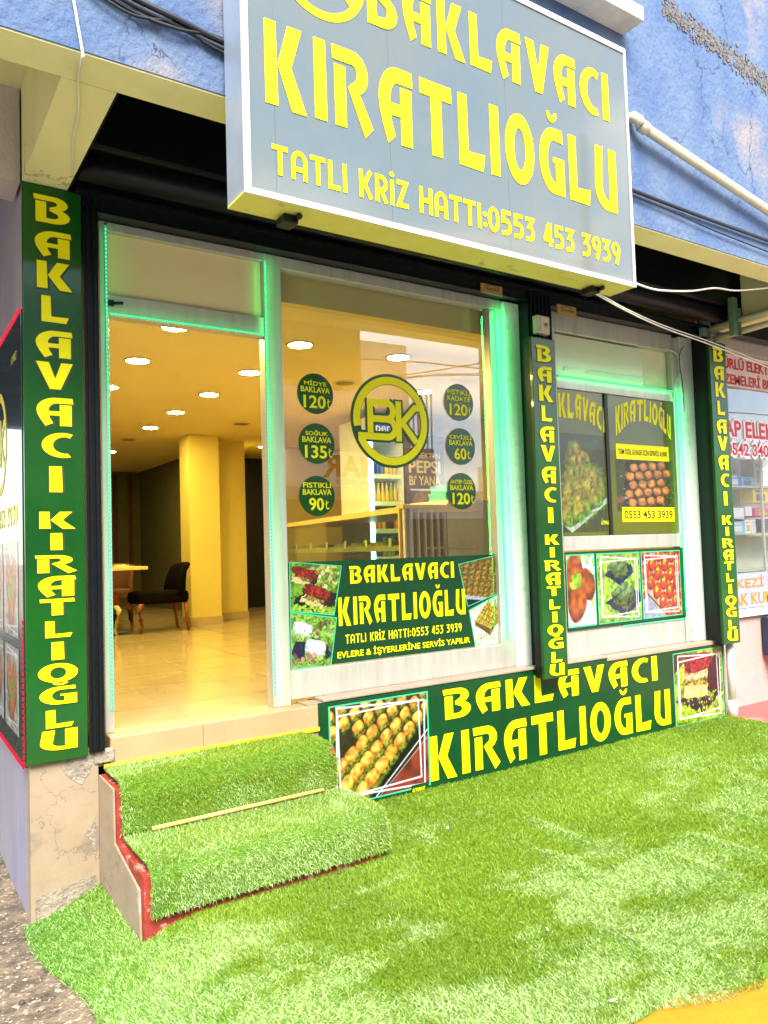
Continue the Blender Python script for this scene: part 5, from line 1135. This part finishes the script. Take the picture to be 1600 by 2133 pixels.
for k in range(7): mb = MB(); xx = 3.425+k*.0655; mb.box(xx, xx+.014, .90, .929, FZ, 1.83); mb.build('slat', pm('pale_slat', (.66, .55, .30), .5), t)
mb = MB(); mb.box(3.41, 3.84, .895, .98, 1.8305, 1.86); mb.build('top', GOLD, t)
t = thing('serving_counter', (4.05, .9, FZ), 'plain pale counter at the right end of the big window', 'counter')
mb = MB(); mb.box(3.845, 4.62, .90, 1.45, FZ, 1.87); mb.build('body', pm('pale_counter', (.70, .66, .48), .4), t); mb = MB(); mb.box(3.845, 4.64, .88, 1.47, 1.8705, 1.90); mb.build('top', pm('counter_top', (.66, .60, .42), .35), t)
TEALB = pm('teal_box_card', (.04, .36, .36), .5, c2=(.08, .46, .44), sc_=5)
for k, (x0, x1, z0, z1, lb_) in enumerate(((3.88, 4.10, 1.9, 1.965, 'lower teal pastry box on the pale counter'), (3.90, 4.07, 1.966, 2.03, 'upper teal pastry box on the pale counter'))):
    mb = MB(); mb.box(x0, x1, .95, 1.18, z0, z1, .003); mb.box(x0-.003, x1+.003, .947, 1.183, z1-.018, z1-.001); mb.build('pastry_box', TEALB, None, lb_, 'box', 'teal boxes on the counter', loc=(x0, .95, z0))
# drinks fridge
fx0, fx1, fy = 4.44, 4.90, 3.0
t = thing('drinks_fridge', ((fx0+fx1)/2, fy, FZ), 'lit glass door drinks fridge with a blue header behind the display case', 'fridge')
WH = pm('fridge_white', (.75, .80, .80), .4); COOL = emis('cool_tube', (.55, .95, 1), 2.2)
mb = MB(); mb.box(fx0, fx0+.02, fy, fy+.6, FZ, 2.95); mb.box(fx1-.02, fx1, fy, fy+.6, FZ, 2.95); mb.box(fx0+.02, fx1-.02, fy+.56, fy+.6, FZ, 2.95); mb.box(fx0+.02, fx1-.02, fy, fy+.56, FZ, FZ+.14); mb.box(fx0+.02, fx1-.02, fy, fy+.56, 2.70, 2.95); mb.build('cabinet', WH, t)
mb = MB(); mb.box(fx0+.004, fx0+.05, fy-.02, fy-.001, FZ+.14, 2.70); mb.build('light_tube', COOL, t)
mb = MB(); mb.box(fx0+.02, fx1-.02, fy-.012, fy-.001, 2.71, 2.94); o = mb.build('header', emis('blue_header', (.02, .10, .5), .35), t)
mb = MB(); sans(mb, 'pepsi', fx0+.10, fx1-.06, 2.76, 2.89, (0, fy-.0125, 0)); mb.build('lettering', WHITEP, o)
levels = [.80, 1.10, 1.40, 1.70, 2.0, 2.30]
for z in levels: mb = MB(); mb.box(fx0+.021, fx1-.021, fy+.02, fy+.54, z-.012, z); mb.box(fx0+.021, fx1-.021, fy+.012, fy+.02, z-.012, z+.035); mb.build('shelf', pm('fridge_shelf', (.6, .85, .80), .4), t)
BC = [pm('drink_yellow', (.70, .50, .02), .25), pm('drink_orange', (.66, .25, .02), .25), pm('drink_blue', (.03, .10, .45), .3), pm('drink_dark', (.08, .03, .015), .2), pm('drink_green', (.30, .42, .04), .25), pm('drink_clear', (.5, .6, .5), .2)]
names = ('yellow drink bottle', 'orange drink bottle', 'blue drink can', 'dark cola bottle', 'green drink bottle', 'clear water bottle'); proto = {}
order = ('top', 'second', 'third', 'fourth', 'fifth', 'sixth')
rows_ = {2.30: (2, 2, 2, 2, 0, 0, 0), 2.0: (0, 0, 0, 0, 0, 4, 0), 1.70: (3, 1, 1, 0, 3, 3, 1), 1.40: (2, 2, 3, 4, 4, 4, 3), 1.10: (2, 2, 1, 4, 4, 4, 4), .80: (5, 5, 5, 5, 5, 5, 5)}
for zi, z in enumerate(sorted(rows_, reverse=True)):
    for k, b in enumerate(rows_[z]):
        x = fx0+.068+k*.055; loc = (x, fy+.09, z); can = b in (2,)
        lab = names[b]+' on the '+order[zi]+' shelf of the fridge, '+('leftmost', 'second from left', 'third from left', 'in the middle', 'third from right', 'second from right', 'rightmost')[k]
        if b in proto: o = proto[b].copy(); col.objects.link(o); o.location = loc; o['label'] = lab
        else:
            mb = MB(); mb.lathe(loc, [(.023, 0), (.025, .008), (.025, .14), (.022, .155), (.019, .16)] if can else [(.022, 0), (.025, .01), (.025, .12), (.021, .15), (.010, .20), (.010, .225), (.012, .226), (.012, .245)], 10)
            o = mb.build('drink_can' if can else 'drink_bottle', BC[b], None, lab, 'can' if can else 'bottle', 'drinks in the fridge', loc=loc); proto[b] = o
t = thing('poster_fridge', (5.2, 3.0, FZ), 'dark fridge beside the drinks fridge with a round food poster', 'fridge')
mb = MB(); mb.box(4.93, 5.50, 3.02, 3.6, FZ, 2.80, .01); mb.build('cabinet', pm('dark_fridge', (.03, .03, .025), .4), t)
mb = MB(); mb.box(4.94, 5.47, 3.005, 3.019, 1.75, 2.70); o = mb.build('poster', pm('dark_poster', (.06, .03, .035), .5, c2=(.12, .05, .04), sc_=6), t)
mb = MB(); mb.lathe((5.2, 3.0, 2.0), [(.001, 0), (.001, 0)], 4) if False else None
put_polys(mb, [arc(5.2, 1.98, .20, .20, 0, 350, 30)], lambda a, b: (a, b), (0, 3.0045, 0), depth=.002); mb.build('plate_print', pm('plate_print', (.30, .22, .08), .5, c2=(.12, .05, .03), sc_=14), o)
mb = MB(); sans(mb, 'YEMEKTEN', 4.98, 5.42, 2.53, 2.59, (0, 3.004, 0), bold=.02); cp_ = pm('cream_print', (.72, .64, .42), .5); mb.build('lettering', cp_, o); mb = MB(); sans(mb, 'PEPSI', 4.98, 5.42, 2.36, 2.50, (0, 3.004, 0), bold=.04); mb.build('lettering', cp_, o); mb = MB(); sans(mb, "Bi' YANA", 4.98, 5.42, 2.22, 2.33, (0, 3.004, 0), bold=.03); mb.build('lettering', pm('cream_print', (.72, .64, .42), .5), o)

# ================================================================== NEIGHBOURING SHOP
N_ = thing('neighbouring_shop', (8, .1, 0), 'neighbouring electrical shop with a pinkish base wall and a big window', 'building')
PINK = pm('pinkish_wall', (.42, .33, .29), .8, c2=(.37, .29, .27), sc_=3, c3=(.3, .3, .42), sc3=3, lo3=.62, hi3=.66, bump=.2, bs=25)
mb = MB(); mb.box(6.205, 10, .10, .3, -.3, .80); mb.build('base_wall', PINK, N_)
mb = MB(); mb.box(10.002, 14, .08, 11, -.3, 3.83); mb.build('end_wall', PINK, N_)
mb = MB(); mb.box(6.205, 10, .06, .29, .8005, .86); mb.build('sill', pm('stained_sill', (.60, .56, .50), .6, c2=(.40, .42, .5), sc_=4), N_)
mb = MB(); mb.box(6.205, 6.36, .10, .18, .86, 3.36); mb.box(9.9, 10, .10, .18, .86, 3.36); mb.box(6.36, 9.9, .10, .18, 3.26, 3.36); mb.build('window_frame', ALU, N_)
mb = MB(); mb.box(6.36, 9.9, .135, .141, .86, 3.26); mb.build('pane', glass('shop_glass_b', (.97, .98, .97), refl=1.4, base=.04), N_)
mb = MB(); mb.box(6.12, 10, -.02, .09, 3.37, 3.50); mb.box(6.32, 10, -.3, -.02, 3.52, 3.80); mb.build('shutter_box', BLACKM, N_)
mb = MB(); mb.box(6.205, 10, .62, .72, .5, 3.6); mb.box(6.205, 10, .19, .62, 3.5, 3.6); mb.build('inner_wall', pm('pale_shop_wall', (.80, .78, .68), .7, c2=(.66, .66, .58), sc_=4), N_)  # pale backing set close behind the glass to brighten the window
mb = MB(); mb.box(6.22, 9.8, .30, .62, .5, .84); mb.build('window_floor', pm('pale_floor', (.6, .58, .5), .7), N_)
SHG = pm('glass_shelf', (.55, .60, .45), .2)
for z in (1.20, 1.56, 2.02): mb = MB(); mb.box(6.40, 9.0, .32, .58, z-.012, z); mb.build('shelf', SHG, N_)
mb = MB()
for x in (6.72, 7.35, 8.0): mb.box(x, x+.02, .30, .32, .86, 2.6)
mb.build('shelf_upright', ALUW, N_)
REDT = pm('red_print', (.62, .008, .02), .5); ORT = pm('orange_print', (.60, .21, .003), .5)
yn = .131
t = thing('shop_banner', (7.2, yn, 2.98), 'white banner with two lines of red capitals at the top of the neighbouring window', 'banner')
zt = PY(1560, 750, yn)[2]; zb_ = PY(1560, 812, yn)[2]; zt, zb_ = 3.235, 2.93
mb = MB(); mb.box(6.37, 8.6, yn, yn+.003, zb_, zt); mb.build('cloth', pm('banner_white', (.80, .72, .66), .6), t)
xa = PY(1507, 770, yn)[0]; xe = PY(1600, 770, yn)[0]
mb = MB(); sans(mb, 'TÜRLÜ ELEKTRİK', xa-.085, xa-.085+(xe-xa)*1.42, 3.095, 3.225, (0, yn-.0006, 0), bold=.05); sans(mb, 'MALZEMELERİ BULUNUR', xa-.24, xa-.24+(xe-xa)*1.98, 2.95, 3.075, (0, yn-.0006, 0), bold=.05); mb.build('lettering', REDT, t)
t = thing('window_lettering', (7.2, yn, 2.32), 'red white edged letters and a phone number stuck on the neighbouring window', 'lettering')
za = PY(1560, 905, yn)[2]
for txt, x0, x1, z0, z1 in (('YAP ELEKTRİK', xa-.18, xa+(xe-xa)*1.75, 2.46, 2.66), ('0542 340 49 33', xa-.02, xa+(xe-xa)*1.52, 2.285, 2.40)):
    mb = MB(); sans(mb, txt, x0-.014, x1+.014, z0-.014, z1+.014, (0, yn-.0006, 0), bold=.16); mb.build('white_edge', WHITEP, t)
    mb = MB(); sans(mb, txt, x0, x1, z0, z1, (0, yn-.0016, 0), bold=.045); mb.build('lettering', REDT, t)
t = thing('shop_banner', (7.2, yn, .87), 'pale blue strip with orange capitals at the foot of the neighbouring window', 'banner')
mb = MB(); mb.box(6.37, 8.6, yn, yn+.003, .868, 1.19); mb.build('strip', pm('pale_blue_strip', (.30, .35, .52), .6), t)
mb = MB(); sans(mb, 'MERKEZİ SİSTEM', xa-.36, xa+(xe-xa)*1.6, 1.055, 1.165, (0, yn-.0006, 0), bold=.04); sans(mb, 'ORTAK KUMANDA', xa-.38, xa+(xe-xa)*1.5, .895, 1.005, (0, yn-.0006, 0), bold=.04); mb.build('lettering', ORT, t)
bx = [((1518, 985, 1542, 1010), (.05, .16, .5), 'blue product box with a dark top on the upper shelf', 2.02), ((1545, 990, 1570, 1010), (.06, .32, .62), 'flat light blue product box on the upper shelf', 2.02), ((1522, 1058, 1550, 1082), (.50, .62, .72), 'white and blue product box on the middle shelf, upper one', 1.70), ((1524, 1082, 1552, 1108), (.20, .45, .62), 'light blue product box on the middle shelf, under the white one', 1.56),
      ((1554, 1052, 1566, 1072), (.72, .72, .74), 'small white box standing on two lamp boxes', 1.73), ((1553, 1077, 1564, 1106), (.74, .74, .78), 'white lamp box on the middle shelf, left one', 1.56), ((1566, 1077, 1577, 1106), (.70, .72, .78), 'white lamp box on the middle shelf, right one', 1.56), ((1570, 1022, 1600, 1052), (.70, .52, .05), 'yellow lamp box on the upper right shelf', 1.86), ((1573, 1053, 1605, 1072), (.62, .03, .18), 'pink red product box at the right edge', 1.72), ((1575, 1076, 1605, 1106), (.12, .13, .15), 'dark product box at the right edge', 1.56), ((1572, 955, 1598, 1012), (.40, .34, .26), 'brown grey carton on the top right shelf', 2.02)]
for (u0, v0, u1, v1), c_, lb_, zbase in bx:
    a, b = PY(u0, v1, .36), PY(u1, v0, .36); hgt = max(.06, b[2]-a[2]); x0, x1 = a[0], b[0]
    t = thing('product_box', ((x0+x1)/2, .36, zbase), lb_, 'box', 'product boxes in the neighbouring window')
    mb = MB(); mb.box(x0, x1-.004, .36, .50, zbase, zbase+hgt-.003, .002); mb.build('carton', pm('carton_%d' % len(_m), c_, .5, c2=tuple(min(.8, q*1.25+.02) for q in c_), sc_=7), t)
    mb = MB(); w_ = x1-x0; mb.box(x0+w_*.2, x1-w_*.25, .3575, .3595, zbase+hgt*.15, zbase+hgt*.6); mb.box(x0+w_*.15, x1-w_*.3, .3575, .3595, zbase+hgt*.72, zbase+hgt*.84); mb.build('printed_panel', pm('print_%d' % (len(lb_) % 3), ((.70, .70, .72), (.10, .12, .2), (.55, .5, .15))[len(lb_) % 3], .5), t)
t = thing('wall_unit', (7.02, .05, .35), 'dark blue metal box standing against the neighbouring base wall', 'box')
mb = MB(); mb.box(6.86, 7.3, -.15, .09, .42, .78, .02); mb.build('housing', pm('blue_black_box', (.02, .03, .08), .35), t)
mb = MB(); mb.lathe((7.02, -.17, .60), [(.13, 0), (.13, .02)], 20) if False else mb.box(6.93, 7.25, -.158, -.1505, .47, .73, .003); mb.build('front_cover', pm('grey_cover', (.35, .40, .52), .4), t)

# ================================================================== ACROSS THE STREET (seen in the reflections)
yo = -10.2
OB = thing('opposite_building', (6, yo, 0), 'pale building with a balcony across the street, seen as a reflection', 'building')
mb = MB(); mb.box(-14, 10.3, yo-8, yo, -.2, 6.2); mb.build('wall', pm('opp_wall', (.70, .66, .59), .85, c2=(.62, .58, .52), sc_=1.5), OB)  # wall colour raised to bounce more light under the overhang
mb = MB(); mb.box(-13.9, 10.1, yo+.001, yo+.05, .0, 2.6); mb.build('shop_front', pm('opp_dark', (.16, .15, .12), .4, c2=(.24, .20, .13), sc_=.8), OB)
for x0 in (-10, -6, -2, 2, 5.0): mb = MB(); mb.box(x0, x0+1.3, yo+.001, yo+.04, 4.1, 5.9); mb.build('window', pm('opp_window', (.05, .06, .07), .15), OB)
mb = MB(); mb.box(7.4, 10.25, yo+.0005, yo+1.0, 3.52, 3.66); mb.build('balcony_slab', pm('opp_slab', (.5, .47, .42), .8), OB)
mb = MB()
for x in np.arange(7.45, 10.25, .12): mb.box(x, x+.03, yo+.95, yo+.98, 3.66, 4.9)
mb.box(7.42, 10.25, yo+.94, yo+.99, 4.9, 4.95); mb.build('balcony_railing', pm('opp_rail', (.75, .73, .66), .5), OB)
t = thing('street_sign', (8, yo+.1, 2.8), 'long white market sign with brown letters across the street, seen only as a reflection', 'sign')
mb = MB(); mb.box(4.5, 10.2, yo+1.02, yo+1.1, 2.78, 3.48); mb.build('board', pm('opp_board', (.85, .84, .76), .6), t)
mb = MB(); sans(mb, 'MAR', -8.72, -7.42, 2.98, 3.40, (0, yo+1.1, 0), 'back', bold=.05); sans(mb, 'Kalitenin ADI', -9.3, -7.7, 2.83, 2.93, (0, yo+1.1, 0), 'back'); mb.build('lettering', pm('opp_letter', (.20, .035, .01), .6), t)
t = thing('utility_pole', (10.9, yo+2, 0), 'tall grey utility pole across the street, seen only as a reflection', 'pole')
mb = MB(); mb.tube([(10.9, yo+2, -.2), (10.9, yo+2, 9)], [.13, .09], 10); mb.build('shaft', pm('pole_grey', (.2, .19, .17), .7), t)
mb = MB(); mb.box(10.3, 11.5, yo+1.95, yo+2.05, 7.9, 8.0); mb.build('cross_arm', pm('pole_grey', (.2, .19, .17), .7), t)
for k, z in enumerate((4.9, 5.6, 6.2)): cable('street_cable', [(-6, yo+2, z+.6), (2, yo+2, z), (10.9, yo+2, z+.4), (20, yo+2, z+.1), (30, yo+2, z+.8)], .016, CABM, ('lowest', 'middle', 'highest')[k]+' of three overhead cables across the street', 'cable', 'cables across the street')
for k, (x0, x1, zt) in enumerate(((11.5, 19, 3.1), (20, 30, 4.6), (31, 44, 3.6))):
    t = thing('distant_building', (x0, yo-4, 0), ('low', 'taller', 'long')[k]+' building farther along the opposite side, seen only as a reflection', 'building'); mb = MB(); mb.box(x0, x1, yo-9, yo-3, -.2, zt); mb.build('wall', pm('opp_wall', (.5, .46, .4), .85), t)
    mb = MB(); mb.box(x0+.3, x1-.3, yo-3, yo-2.95, .2, 2.3); mb.build('shop_front', pm('opp_dark', (.08, .075, .06), .3), t)
